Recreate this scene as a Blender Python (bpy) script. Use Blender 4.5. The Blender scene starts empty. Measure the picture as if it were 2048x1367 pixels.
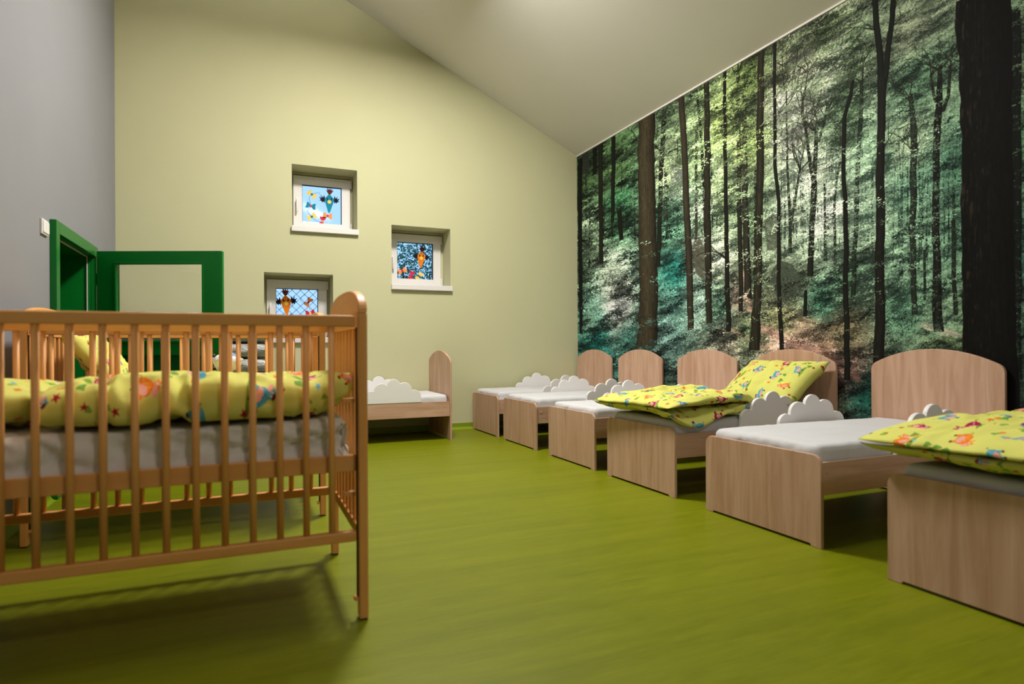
import bpy, bmesh, math, random
import numpy as np
from mathutils import Vector, Matrix, noise

SC = bpy.context.scene
COL = SC.collection
S = 0.95                      # metres per drawing unit; one unit = the camera's height above the floor
PI = math.pi

# ---------------------------------------------------------------- the room, in drawing units
F, YAW, V0, ROLL = 1237.7, .4077, 696.6, -.0053        # read off the 2048 x 1367 photograph
XR, XL, D, YF = 4.15, -1.198, 7.351, -3.6             # right (mural) wall, left wall, back wall, wall behind the camera
ZC, CS = 3.601, .4743                                 # ceiling height at the right wall, slope
def zceil(x): return ZC + CS * (XR - x)
MURAL_Y0 = .3

# ---------------------------------------------------------------- camera
cam = bpy.data.cameras.new('camera'); camo = bpy.data.objects.new('camera', cam); COL.objects.link(camo)
camo.matrix_world = Matrix.Translation((0, 0, S)) @ Matrix.Rotation(-YAW, 4, 'Z') @ Matrix.Rotation(PI / 2, 4, 'X') @ Matrix.Rotation(ROLL, 4, 'Z')
cam.sensor_width = 36; cam.lens = F / 2048 * 36; cam.shift_y = (V0 - 683.5) / 2048
cam.clip_start = .05
cam.dof.use_dof = True; cam.dof.focus_distance = 5.2; cam.dof.aperture_fstop = 1.7
SC.camera = camo

# ---------------------------------------------------------------- world, lamps, exposure
w = bpy.data.worlds.new('world'); SC.world = w; w.use_nodes = True
wn = w.node_tree.nodes; wn['Background'].inputs[0].default_value = (.36, .62, 1, 1); wn['Background'].inputs[1].default_value = 1.25
SC.view_settings.view_transform = 'Standard'; SC.view_settings.look = 'None'; SC.view_settings.gamma = 1; SC.view_settings.use_curve_mapping = False
SC.view_settings.exposure = 0.1
SC.cycles.use_denoising = True; SC.cycles.diffuse_bounces = 3
LAMPS = [((1.4, 4.8), 168), ((1.5, 2.5), 28), ((1.7, -2.2), 44)]      # (x, y), watts: square luminaires under the sloping ceiling; the last an added fill
def lamp_light(x, y, z, watts, col=(1, .965, .92), size=.55):
    l = bpy.data.lights.new('lamp_light', 'AREA'); l.shape = 'SQUARE'; l.size = size; l.energy = watts; l.color = col
    o = bpy.data.objects.new('lamp_light', l); COL.objects.link(o); o.location = (x, y, z); o.visible_camera = True
    return o
# ---------------------------------------------------------------- helpers
def srgb(r, g, b):
    f = lambda c: (c / 255 / 12.92) if c / 255 <= .04045 else ((c / 255 + .055) / 1.055) ** 2.4
    return (f(r), f(g), f(b), 1)
def link(o, parent=None):
    COL.objects.link(o)
    if parent: o.parent = parent
    return o
def mesh_obj(name, verts, faces, mat, parent=None, smooth=False, uvs=None):
    me = bpy.data.meshes.new(name)
    me.from_pydata([tuple(c * S for c in v) for v in verts], [], faces)
    if uvs is not None:
        uv = me.uv_layers.new(name='uv')
        li = np.empty(len(me.loops), np.int32); me.loops.foreach_get('vertex_index', li)
        uv.data.foreach_set('uv', np.asarray(uvs, np.float32)[li].ravel())
    if mat: me.materials.append(mat)
    if smooth: me.polygons.foreach_set('use_smooth', [True] * len(me.polygons))
    me.update()
    return link(bpy.data.objects.new(name, me), parent)
def bm_obj(name, bm, mat, parent=None, smooth=False, loc=(0, 0, 0)):
    for v in bm.verts: v.co *= S
    me = bpy.data.meshes.new(name); bm.to_mesh(me); bm.free(); me.materials.append(mat)
    if smooth: me.polygons.foreach_set('use_smooth', [True] * len(me.polygons))
    o = link(bpy.data.objects.new(name, me), parent); o.location = [c * S for c in loc]
    return o
def box(bm, x0, x1, y0, y1, z0, z1, bev=0, seg=2, M=None):
    r = bmesh.ops.create_cube(bm, size=1)
    vs = r['verts']
    for v in vs: v.co = Vector(((x0 + x1) / 2 + v.co.x * (x1 - x0), (y0 + y1) / 2 + v.co.y * (y1 - y0), (z0 + z1) / 2 + v.co.z * (z1 - z0)))
    if bev:
        es = list({e for v in vs for e in v.link_edges})
        r = bmesh.ops.bevel(bm, geom=es, offset=bev, segments=seg, affect='EDGES', profile=.5)
        vs = list({v for f in r['faces'] for v in f.verts} | {v for v in vs if v.is_valid})
    if M: 
        for v in vs: v.co = M @ v.co
    return vs
def boxo(name, x0, x1, y0, y1, z0, z1, mat, parent=None, bev=0, seg=2, smooth=False):
    bm = bmesh.new(); box(bm, x0, x1, y0, y1, z0, z1, bev, seg)
    return bm_obj(name, bm, mat, parent, smooth)
def rod(bm, a, b, r, n=10):
    a, b = Vector(a), Vector(b); d = b - a
    q = bmesh.ops.create_cone(bm, cap_ends=True, segments=n, radius1=r, radius2=r, depth=d.length)
    M = Matrix.Translation((a + b) / 2) @ d.to_track_quat('Z', 'Y').to_matrix().to_4x4()
    for v in q['verts']: v.co = M @ v.co
def prism(name, prof, t0, t1, axis, mat, parent=None, bev=0, smooth=False):
    """extrude an outline (a, b) along an axis; 'x': outline in (y, z), 'y': outline in (x, z), 'z': outline in (x, y)"""
    bm = bmesh.new(); P = {'x': lambda a, b, t: (t, a, b), 'y': lambda a, b, t: (a, t, b), 'z': lambda a, b, t: (a, b, t)}[axis]
    A = [bm.verts.new(P(a, b, t0)) for a, b in prof]; B = [bm.verts.new(P(a, b, t1)) for a, b in prof]
    fa = bm.faces.new(A); fb = bm.faces.new(B[::-1]); n = len(prof)
    for i in range(n): bm.faces.new((A[i - 1], B[i - 1], B[i], A[i]))
    bmesh.ops.recalc_face_normals(bm, faces=bm.faces)
    if bev:
        es = list(fa.edges) + list(fb.edges)
        bmesh.ops.bevel(bm, geom=es, offset=bev, segments=2, affect='EDGES', profile=.5)
    return bm_obj(name, bm, mat, parent, smooth)
def arc(cx, cy, r, a0, a1, n):
    return [(cx + r * math.cos(math.radians(a0 + (a1 - a0) * k / n)), cy + r * math.sin(math.radians(a0 + (a1 - a0) * k / n))) for k in range(n + 1)]
def thing(name, label, cat, loc=(0, 0, 0), rz=0, group=None):
    o = bpy.data.objects.new(name, None); o.empty_display_size = .1; COL.objects.link(o)
    o.location = [c * S for c in loc]; o.rotation_euler = (0, 0, rz)
    return tag(o, label, cat, group)
def tag(o, label, cat, group=None):
    o['label'] = label; o['category'] = cat
    if group: o['group'] = group
    return o
def struct(o): o['kind'] = 'structure'; return o
KIDS = {}
def dup(root, label, loc, rz=0, group=None):
    """copy of a thing with copies of its parts and sub-parts"""
    if root.name not in KIDS: KIDS[root.name] = [(c, list(c.children)) for c in COL.objects if c.parent == root]
    r = root.copy(); COL.objects.link(r); r.location = [c * S for c in loc]; r.rotation_euler = (0, 0, rz); r['label'] = label
    if group: r['group'] = group
    for c, gs in KIDS[root.name]:
        k = c.copy(); COL.objects.link(k); k.parent = r
        for g in gs: h = g.copy(); COL.objects.link(h); h.parent = k
    return r

# ---------------------------------------------------------------- materials
def mat(name, col, rough=.5, spec=.5, **kw):
    m = bpy.data.materials.new(name); m.use_nodes = True
    b = m.node_tree.nodes['Principled BSDF']; b.inputs['Base Color'].default_value = col if len(col) == 4 else srgb(*col)
    b.inputs['Roughness'].default_value = rough; b.inputs['Specular IOR Level'].default_value = spec
    for k, v in kw.items(): b.inputs[k.replace('_', ' ')].default_value = v
    return m
def N(m, t, **kw):
    n = m.node_tree.nodes.new(t)
    for k, v in kw.items():
        if k.startswith('i_'): n.inputs[k[2:].replace('_', ' ')].default_value = v
        else: setattr(n, k, v)
    return n
def lk(m, a, ao, b, bi): m.node_tree.links.new(a.outputs[ao], b.inputs[bi])
def noise_color(m, c1, c2, scale, stretch=(1, 1, 1), detail=6, bump=0, bscale=None, rough=.6, lo=.3, hi=.7, dist=0, bdist=.001):
    """base colour drifting between two tones along a stretched noise, with an optional fine relief"""
    b = m.node_tree.nodes['Principled BSDF']
    tc = N(m, 'ShaderNodeTexCoord'); mp = N(m, 'ShaderNodeMapping'); mp.inputs['Scale'].default_value = stretch
    oi = N(m, 'ShaderNodeObjectInfo'); cmb = N(m, 'ShaderNodeVectorMath', operation='SCALE'); cmb.inputs[0].default_value = (13.1, 7.7, 5.3)
    lk(m, oi, 'Random', cmb, 'Scale'); lk(m, cmb, 0, mp, 'Location')
    nz = N(m, 'ShaderNodeTexNoise'); nz.inputs['Scale'].default_value = scale; nz.inputs['Detail'].default_value = detail; nz.inputs['Roughness'].default_value = rough; nz.inputs['Distortion'].default_value = dist
    cr = N(m, 'ShaderNodeValToRGB'); cr.color_ramp.elements[0].position = lo; cr.color_ramp.elements[1].position = hi
    cr.color_ramp.elements[0].color = srgb(*c1); cr.color_ramp.elements[1].color = srgb(*c2)
    lk(m, tc, 'Object', mp, 'Vector'); lk(m, mp, 0, nz, 'Vector'); lk(m, nz, 0, cr, 0); lk(m, cr, 0, b, 'Base Color')
    if bump:
        n2 = N(m, 'ShaderNodeTexNoise'); n2.inputs['Scale'].default_value = bscale or scale * 4; n2.inputs['Detail'].default_value = 5
        lk(m, mp, 0, n2, 'Vector'); bp = N(m, 'ShaderNodeBump'); bp.inputs['Strength'].default_value = bump; bp.inputs['Distance'].default_value = bdist
        lk(m, n2, 0, bp, 'Height'); lk(m, bp, 0, b, 'Normal')
    return m
def print_mat(name, px, rough=.7, bump=0, spec=.3, sheen=0):
    """a flat print on paper or cotton: the painted pixels as base colour only"""
    h, w_, _ = px.shape
    img = bpy.data.images.new(name, w_, h); a = np.ones((h, w_, 4), np.float32); a[..., :3] = px[::-1]
    img.pixels.foreach_set(a.ravel()); img.update(); img.pack()
    m = mat(name, (200, 200, 200), rough, spec); b = m.node_tree.nodes['Principled BSDF']
    t = N(m, 'ShaderNodeTexImage'); t.image = img; u = N(m, 'ShaderNodeUVMap'); u.uv_map = 'uv'
    lk(m, u, 0, t, 0); lk(m, t, 0, b, 'Base Color')
    if bump:
        n2 = N(m, 'ShaderNodeTexNoise'); n2.inputs['Scale'].default_value = 14; n2.inputs['Detail'].default_value = 6; tc = N(m, 'ShaderNodeTexCoord')
        lk(m, tc, 'Object', n2, 'Vector'); bp = N(m, 'ShaderNodeBump'); bp.inputs['Strength'].default_value = bump; bp.inputs['Distance'].default_value = .02
        lk(m, n2, 0, bp, 'Height'); lk(m, bp, 0, b, 'Normal')
    return m
def wood(name, c1, c2, along, scale=3.2, rough=.45, lo=.34, hi=.68):
    st = {'x': (.09, 1, 1), 'y': (1, .09, 1), 'z': (1, 1, .09)}[along]
    m = noise_color(mat(name, c1, rough, .35), c1, c2, scale * 5, st, 8, .15, scale * 40, .62, lo, hi, .6, .0006)
    return m
# ---------------------------------------------------------------- flat prints: painted with numpy into generated images
class Canvas:
    def __init__(s, w, h, col=(0, 0, 0)):
        s.w, s.h = w, h
        s.a = np.zeros((h, w, 3), np.float32); s.a[:] = col
        s.wrap = False
    def _blit(s, x0, y0, mask, col):
        # alpha blend a patch; wraps round when the print is a repeating tile
        h, w = mask.shape
        if s.wrap:
            ys = np.arange(y0, y0 + h) % s.h; xs = np.arange(x0, x0 + w) % s.w
            ix = np.ix_(ys, xs); s.a[ix] += (np.asarray(col, np.float32) - s.a[ix]) * mask[..., None]
            return
        xa, ya = max(x0, 0), max(y0, 0); xb, yb = min(x0 + w, s.w), min(y0 + h, s.h)
        if xa >= xb or ya >= yb: return
        m = mask[ya - y0:yb - y0, xa - x0:xb - x0, None]
        p = s.a[ya:yb, xa:xb]; p += (np.asarray(col, np.float32) - p) * m
    def ellipse(s, x, y, rx, ry, col, rot=0., al=1.):
        R = int(max(rx, ry) + 2); x0, y0 = int(x) - R, int(y) - R
        yy, xx = np.mgrid[0:2 * R + 1, 0:2 * R + 1].astype(np.float32)
        xx += x0 - x; yy += y0 - y
        c, n = math.cos(rot), math.sin(rot)
        d = np.sqrt(((xx * c + yy * n) / rx) ** 2 + ((yy * c - xx * n) / ry) ** 2)
        s._blit(x0, y0, np.clip((1 - d) * min(rx, ry) + .5, 0, 1) * al, col)
    def poly(s, pts, col, al=1.):
        P = np.asarray(pts, float)
        x0, y0 = int(P[:, 0].min()) - 1, int(P[:, 1].min()) - 1
        w, h = int(P[:, 0].max()) + 2 - x0, int(P[:, 1].max()) + 2 - y0
        yy, xx = np.mgrid[0:h * 2, 0:w * 2]; xx = x0 + (xx + .5) / 2; yy = y0 + (yy + .5) / 2
        ins = np.zeros(xx.shape, bool)
        for i in range(len(P)):
            (xa, ya), (xb, yb) = P[i], P[i - 1]
            if ya == yb: continue
            ins ^= ((ya > yy) != (yb > yy)) & (xx < (xb - xa) * (yy - ya) / (yb - ya) + xa)
        s._blit(x0, y0, ins.reshape(h, 2, w, 2).mean((1, 3)).astype(np.float32) * al, col)
    def line(s, pts, w, col, al=1.):
        for (xa, ya), (xb, yb) in zip(pts[:-1], pts[1:]):
            n = max(1, int(math.hypot(xb - xa, yb - ya) / max(1, w * .6)))
            for k in range(n + 1):
                s.ellipse(xa + (xb - xa) * k / n, ya + (yb - ya) * k / n, max(.6, w / 2), max(.6, w / 2), col, 0, al)

def value_noise(w, h, cx, cy, rng):
    """smooth random field in 0..1 with cells of cx by cy pixels"""
    gx, gy = int(w / cx) + 3, int(h / cy) + 3
    g = rng.random((gy, gx)).astype(np.float32)
    x = np.arange(w) / cx; y = np.arange(h) / cy
    xi, yi = x.astype(int), y.astype(int); fx, fy = x - xi, y - yi
    fx = fx * fx * (3 - 2 * fx); fy = (fy * fy * (3 - 2 * fy))[:, None]
    a = g[yi][:, xi] * (1 - fx) + g[yi][:, xi + 1] * fx
    b = g[yi + 1][:, xi] * (1 - fx) + g[yi + 1][:, xi + 1] * fx
    return a * (1 - fy) + b * fy

def forest_print():
    """sunlit beech forest: mist, hillside, boulders, trunks, sprays of leaves.
    The places of trunks and clearings were read off the photograph and carried over to the wall's own plane."""
    rng = np.random.default_rng(7)
    K = 335.
    W, H = int((D - MURAL_Y0) * K), int(ZC * K)
    def wp(u, v):                       # photograph pixel -> print pixel (through the wall plane)
        x = (u - 1024) * math.cos(ROLL) + (v - V0) * math.sin(ROLL); y = -(u - 1024) * math.sin(ROLL) + (v - V0) * math.cos(ROLL)
        x /= F; y /= F
        c, s_ = math.cos(YAW), math.sin(YAW)
        k = XR / (s_ + x * c)
        return (D - k * (c - x * s_)) * K, (ZC - (1 - y * k)) * K
    def ws(u):                          # print pixels per photograph pixel across, at column u
        return abs(wp(u + 1, 600)[0] - wp(u - 1, 600)[0]) / 2
    cv = Canvas(W, H)
    # colour field: (u, v, dark, light)
    C = [(1170, 340, (14, 20, 14), (70, 98, 58)), (1230, 330, (14, 22, 15), (86, 122, 70)), (1180, 480, (24, 44, 30), (150, 176, 140)),
         (1235, 420, (14, 34, 22), (60, 120, 78)), (1225, 560, (30, 58, 44), (190, 206, 178)), (1235, 610, (50, 70, 56), (235, 228, 214)),
         (1180, 640, (14, 44, 38), (110, 150, 130)), (1190, 685, (6, 56, 54), (20, 128, 116)), (1255, 690, (8, 40, 36), (60, 110, 96)),
         (1340, 330, (70, 92, 60), (170, 190, 140)), (1345, 450, (24, 60, 44), (120, 178, 142)), (1350, 540, (8, 52, 48), (36, 134, 118)),
         (1345, 600, (10, 44, 40), (90, 140, 124)), (1330, 660, (14, 46, 42), (120, 160, 146)), (1395, 600, (20, 50, 42), (150, 180, 160)),
         (1390, 300, (60, 84, 52), (160, 190, 128)), (1400, 420, (60, 96, 70), (190, 212, 172)), (1390, 510, (44, 50, 44), (140, 140, 128)),
         (1440, 250, (40, 56, 26), (150, 170, 96)), (1440, 380, (60, 88, 52), (176, 196, 140)), (1440, 520, (60, 92, 64), (206, 214, 180)),
         (1440, 610, (24, 60, 48), (110, 150, 120)), (1450, 680, (50, 60, 46), (160, 150, 128)), (1500, 150, (34, 44, 22), (110, 128, 66)),
         (1500, 280, (40, 58, 28), (140, 160, 92)), (1500, 420, (40, 66, 44), (120, 146, 104)), (1500, 560, (26, 40, 30), (110, 130, 96)),
         (1480, 590, (70, 60, 50), (170, 148, 128)), (1500, 650, (40, 62, 44), (120, 140, 96)), (1560, 150, (60, 62, 46), (150, 150, 118)),
         (1590, 250, (140, 138, 128), (186, 182, 172)), (1600, 130, (90, 94, 78), (156, 158, 132)), (1570, 200, (130, 128, 118), (176, 174, 162)), (1640, 60, (60, 74, 48), (140, 150, 110)),
         (1580, 420, (110, 130, 108), (190, 202, 174)), (1560, 470, (60, 86, 66), (150, 170, 140)), (1580, 570, (28, 36, 28), (100, 110, 86)),
         (1620, 350, (130, 150, 124), (196, 208, 180)), (1650, 430, (130, 158, 130), (204, 218, 190)), (1640, 490, (100, 136, 108), (190, 208, 176)),
         (1690, 230, (60, 92, 66), (140, 164, 130)), (1660, 130, (80, 96, 76), (160, 166, 140)), (1560, 640, (40, 52, 32), (140, 140, 96)),
         (1640, 600, (20, 62, 48), (90, 150, 118)), (1560, 690, (130, 96, 84), (206, 168, 152)), (1610, 670, (90, 76, 58), (170, 140, 118)),
         (1650, 700, (84, 66, 50), (150, 120, 96)), (1690, 660, (56, 50, 36), (130, 118, 84)), (1700, 740, (64, 44, 40), (140, 110, 96)),
         (1700, 560, (20, 44, 34), (90, 126, 96)), (1740, 420, (80, 120, 96), (170, 196, 160)), (1740, 300, (60, 100, 76), (150, 182, 144)),
         (1720, 90, (40, 60, 40), (120, 138, 104)), (1820, 60, (60, 74, 58), (130, 140, 110)), (1830, 160, (30, 62, 44), (96, 130, 98)),
         (1810, 280, (60, 90, 70), (150, 170, 134)), (1820, 380, (40, 90, 70), (120, 160, 128)), (1820, 500, (30, 70, 54), (140, 176, 140)),
         (1800, 620, (20, 56, 44), (100, 146, 112)), (1880, 640, (26, 56, 44), (120, 150, 116)), (1890, 690, (30, 60, 40), (110, 130, 86)),
         (1730, 780, (6, 40, 34), (26, 92, 76)), (1900, 330, (20, 60, 48), (90, 134, 104)), (1890, 480, (24, 66, 52), (110, 150, 118)),
         (2040, 300, (14, 40, 30), (80, 120, 84)), (2040, 500, (10, 40, 34), (60, 110, 92)), (2045, 700, (10, 34, 28), (60, 90, 70)),
         (2045, 100, (24, 44, 30), (90, 110, 80)), (1300, 800, (6, 14, 10), (40, 60, 44)), (1500, 800, (8, 22, 18), (60, 90, 70)), (2040, 850, (6, 14, 10), (30, 44, 34))]
    sx = 8; gh, gw = H // sx + 2, W // sx + 2
    gy, gx = np.mgrid[0:gh, 0:gw].astype(np.float32) * sx
    num = np.zeros((gh, gw, 6), np.float32); den = np.zeros((gh, gw, 1), np.float32)
    for (u, v, dk, lt) in C:
        px, py = wp(u, v)
        sc = 1 / max(ws(u), .3) ** .5
        wt = (1 / (((gx - px) * sc) ** 2 + ((gy - py) * .9 * sc) ** 2 + 60) ** 1.6)[..., None]
        num += wt * np.array(dk + lt, np.float32); den += wt
    fld = num / den
    m3 = fld.reshape(gh, gw, 2, 3); g3 = m3.mean(-1, keepdims=True); m3 = g3 + (m3 - g3) * .78
    m3[:, :, 0] *= .6 + .4 * np.clip((g3[:, :, 0] - 50) / 60, 0, 1); m3[:, :, 1] = np.minimum(m3[:, :, 1] * 1.22, 242)
    fld = m3.reshape(gh, gw, 6)
    def fat(x, y): return fld[min(gh - 1, max(0, int(y / sx))), min(gw - 1, max(0, int(x / sx)))]
    big = np.repeat(np.repeat(fld, sx, 0), sx, 1)[:H, :W]
    # grain is coarser on the far part of the wall, where the print is seen foreshortened
    Yw = D - np.arange(W) / K; dd = XR * math.sin(YAW) + Yw * math.cos(YAW); uc = F * (XR * math.cos(YAW) - Yw * math.sin(YAW)) / dd
    hx = 1 / np.maximum(np.abs(np.gradient(uc)), .12); vy = K * dd / F
    U = (uc - uc[0]).astype(int) % 2000; Vv = (np.arange(H)[:, None] / vy[None, :]).astype(int) % 1400
    def pn(cx, cy): return value_noise(2000, 1400, cx, cy, rng)[Vv, U[None, :]]
    n = pn(60, 30) * .3 + pn(20, 9) * .3 + pn(8, 4) * .22 + pn(3, 2) * .18
    n = np.clip((n - .5) * 3.0 + .5, 0, 1)[..., None]
    clump = np.clip(((pn(44, 18) * .5 + pn(17, 7) * .5) - .5) * 3.2 + .5, 0, 1)
    cv.a[:] = big[..., :3] * (1 - n) + big[..., 3:] * n
    # leaf stamps
    stamps = {}
    for L in range(6):
        for r in (1, 2, 3):
            for k in range(5):
                sx_, sy_ = .9 + L * .75, .9 + L * .26
                t = rng.uniform(-.5, .5) if k < 4 else rng.uniform(-1.5, 1.5)
                c, s_ = math.cos(t), math.sin(t); r_ = r * .62 + .25
                rx, ry = int(r_ * sx_ * 1.3 + 2), int(r_ * sy_ * 1.3 + 2)
                yy, xx = np.mgrid[-ry:ry + 1, -rx:rx + 1].astype(np.float32); xx /= sx_; yy /= sy_
                d = np.sqrt(((xx * c + yy * s_) / (r_ + .35)) ** 2 + ((yy * c - xx * s_) / (r_ * .55 + .3)) ** 2)
                stamps[L, r, k] = np.clip((1 - d) * r_ * sy_ + .4, 0, 1)
    def sprays(count, region=None, rs=(1, 2, 2), leaves=20, spread=(22, 5), bias=.0, al=.9, tint=None):
        region = region or (1153, -20, 2060, 860)
        for _ in range(count):
            x, y = wp(rng.uniform(region[0], region[2]), rng.uniform(region[1], region[3]))
            if not (0 <= x < W and 0 <= y < H): continue
            f6 = fat(x, y); lt = f6[3:]; dk = f6[:3]
            xi = int(x); L = int(min(5, max(0, (hx[xi] - .9) / .75 + .5))); ex, ey = hx[xi], vy[xi]
            b = .72 * clump[int(y), xi] + .42 * rng.random() - .07 + bias
            slope = rng.uniform(-.35, .25)
            b = max(0., b); col0 = dk * (1 - min(b, 1)) * .62 + lt * b * 1.12
            if tint is not None: col0 = col0 * .5 + np.array(tint) * .5 * (.5 + b)
            G = rng.normal(size=(leaves, 2)); R = rng.random((leaves, 3))
            for q in range(leaves):
                dx = G[q, 0] * spread[0] * .62; dy = G[q, 1] * spread[1] * .62 + dx * slope
                m = stamps[L, rs[int(R[q, 0] * len(rs))], int(R[q, 1] * 5)]
                cv._blit(int(x + dx * ex) - m.shape[1] // 2, int(y + dy * ey) - m.shape[0] // 2, m * al, col0 * (.72 + .5 * R[q, 2]))
    def far_leaves(count):      # the part of the wall nearer than the photograph shows
        for _ in range(count):
            x, y = rng.uniform(wp(2046, 600)[0], W), rng.uniform(0, H); f6 = fat(x, y); b = clump[int(y), min(W - 1, int(x))] * .7 + rng.random() * .4
            for q in range(16):
                m = stamps[0, 1 + q % 3, q % 5]; cv._blit(int(x + rng.normal() * 14), int(y + rng.normal() * 4), m * .85, (f6[:3] * max(0, 1 - b) * .6 + f6[3:] * b) * rng.uniform(.7, 1.2))
    def trunk(pts, col, bark=.25, light=None, rough=1.0):
        """pts: (u, v, width) in photograph pixels, top to bottom"""
        q = []
        for (u, v, w) in pts:
            x, y = wp(u, v); q.append((x, y, w * ws(u)))
        q = np.array(q); y0, y1 = int(max(0, q[0, 1])), int(min(H, q[-1, 1]))
        if y1 <= y0: return
        ys = np.arange(y0, y1)
        xs = np.interp(ys, q[:, 1], q[:, 0]); hw = np.interp(ys, q[:, 1], q[:, 2]) / 2
        wob = value_noise(1, len(ys), 1, 26, rng)[:, 0] - .5; wob2 = value_noise(1, len(ys), 1, 60, rng)[:, 0] - .5
        xs = xs + wob2 * rough * np.minimum(hw, 9) * .5
        hwl = hw * (1 + wob * .16 * rough); hwr = hw * (1 - wob * .13 * rough)
        m = int(hw.max() * 1.3 + 3)
        xa, xb = int(max(0, xs.min() - m)), int(min(W, xs.max() + m))
        if xb <= xa: return
        X = np.arange(xa, xb)[None, :]
        t = np.where(X < xs[:, None], (X - xs[:, None]) / hwl[:, None], (X - xs[:, None]) / hwr[:, None])
        mask = np.clip((1 - np.abs(t)) * hw[:, None] + .5, 0, 1)
        sh = 1 - .45 * np.clip(np.abs(t), 0, 1) ** 2 - .16 * t
        b = value_noise(xb - xa, len(ys), 2.5, 34, rng) * .6 + value_noise(xb - xa, len(ys), 5, 9, rng) * .4
        sh = sh * (1 + (b - .5) * 2 * bark)
        c = np.array(col, np.float32)[None, None, :] * sh[..., None]
        if light is not None:
            lm = np.clip((b - .62) * 5, 0, 1)[..., None] * np.clip(-t * 1.2 + .4, 0, 1)[..., None]
            c = c * (1 - lm * .5) + np.array(light, np.float32) * lm * .5
        p = cv.a[y0:y1, xa:xb]
        p += (c - p) * mask[..., None]
    def limb(u, v, ang, ln, w, col, depth=0):
        x, y = wp(u, v); k = ws(u); w *= k; ln *= k
        pts = [(x, y)]
        a = ang
        for i in range(6):
            a += rng.uniform(-.3, .3) - .03
            x += math.cos(a) * ln / 6; y -= math.sin(a) * ln / 6; pts.append((x, y))
            if depth < 2 and rng.random() < .45 and i > 0:
                limb2(x, y, a + rng.choice([-.7, .7]), ln * .5, w * .6, col, depth + 1)
        for i in range(6): cv.line(pts[i:i + 2], max(1., w * (1 - i / 7)), col, .9)
    def limb2(x, y, a, ln, w, col, depth):
        pts = [(x, y)]
        for i in range(4):
            a += rng.uniform(-.35, .35); x += math.cos(a) * ln / 4; y -= math.sin(a) * ln / 4; pts.append((x, y))
        cv.line(pts, max(1., w), col, .8)
    # far trunks in the mist
    for _ in range(70):
        u = rng.uniform(1560, 1910); f = fat(*wp(u, 420))
        v0 = rng.uniform(240, 420); v1 = rng.uniform(470, 560); w = rng.uniform(1.5, 4)
        trunk([(u + rng.uniform(-8, 8), v0, w * .6), (u + rng.uniform(-3, 3), (v0 + v1) / 2, w), (u, v1, w * 1.2)], f[:3] * rng.uniform(.4, .85), .1)
    for _ in range(16):
        u = rng.uniform(1165, 1480); v0 = rng.uniform(230, 420); w = rng.uniform(2, 4)
        if u < 1290: v0 = max(v0, 320)
        trunk([(u, v0, w * .7), (u + rng.uniform(-4, 4), v0 + 170, w)], (26, 34, 26), .1)
    far_leaves(900); sprays(15000, None, (1, 1, 2), 20, (11, 3.), 0, .85)
    sprays(900, (1157, 480, 1330, 760), (1, 1, 2), 13, (7, 3), .0)
    sprays(700, (1320, 480, 1500, 760), (1, 1, 2), 14, (8, 3), .0)
    # grey cliff glimpsed behind the trees, boulders and the path
    for pts, col in (([(1392, 470), (1402, 478), (1418, 520), (1428, 556), (1414, 566), (1392, 545), (1386, 500)], (84, 84, 70)),
                     ([(1545, 540), (1560, 520), (1585, 528), (1606, 560), (1600, 600), (1578, 614), (1552, 590), (1540, 560)], (66, 74, 62)),
                     ([(1706, 560), (1725, 540), (1750, 560), (1748, 600), (1715, 610)], (46, 58, 50)),
                     ([(1530, 440), (1548, 425), (1562, 470), (1556, 500), (1535, 500)], (86, 92, 76)),
                     ([(1345, 330), (1372, 335), (1376, 400), (1340, 395)], (104, 108, 104)),
                     ([(1165, 300), (1178, 292), (1180, 345), (1163, 350)], (48, 50, 46))):
        P = [wp(*p) for p in pts]; cv.poly(P, col, .9)
        xs = [p[0] for p in P]; ys = [p[1] for p in P]
        for _ in range(120):
            x, y = rng.uniform(min(xs), max(xs)), rng.uniform(min(ys), max(ys))
            cv.ellipse(x, y, rng.uniform(2, 9), rng.uniform(1, 3), np.array(col) * rng.choice([.5, .7, 1.3, 1.6]), rng.uniform(.3, 1.1), .3)
    for (u0, v0, u1, v1, w, col) in ((1486, 540, 1500, 620, 8, (190, 160, 140)), (1500, 640, 1640, 700, 9, (206, 160, 146)), (1520, 655, 1680, 735, 12, (196, 150, 138)), (1560, 668, 1670, 700, 5, (230, 196, 180)),
                                     (1600, 640, 1700, 660, 5, (120, 100, 76)), (1466, 660, 1540, 700, 6, (170, 150, 126)), (1850, 650, 1915, 670, 6, (196, 190, 168)), (1640, 690, 1720, 760, 12, (120, 92, 80))):
        xa, ya = wp(u0, v0); xb, yb = wp(u1, v1)
        for _ in range(160):
            t = rng.random(); cv.ellipse(xa + (xb - xa) * t, ya + (yb - ya) * t + rng.normal() * w * .5, rng.uniform(4, 16), rng.uniform(1, 2.6), np.array(col) * rng.uniform(.6, 1.12), .25, .55)
    sprays(420, (1500, 560, 1720, 690), (1, 1, 2), 9, (10, 4), -.05)
    dk = (30, 29, 22)
    # middle distance
    trunk([(1161, 317, 9), (1161, 500, 8), (1163, 667, 6)], (20, 26, 20)); trunk([(1202, 285, 9), (1202, 400, 9), (1203, 528, 8)], (34, 34, 26))
    trunk([(1228, 270, 8), (1227, 360, 8), (1226, 445, 7)], (22, 28, 20)); trunk([(1190, 295, 8), (1190, 350, 8)], (20, 24, 18)); trunk([(1240, 420, 9), (1243, 480, 8)], (26, 24, 18))
    trunk([(1332, 340, 5), (1332, 440, 6)], (52, 54, 40)); trunk([(1394, 260, 5), (1393, 380, 5), (1393, 478, 5)], (60, 62, 46)); trunk([(1330, 212, 9), (1324, 330, 9), (1317, 534, 8)], (32, 34, 26))
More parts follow.
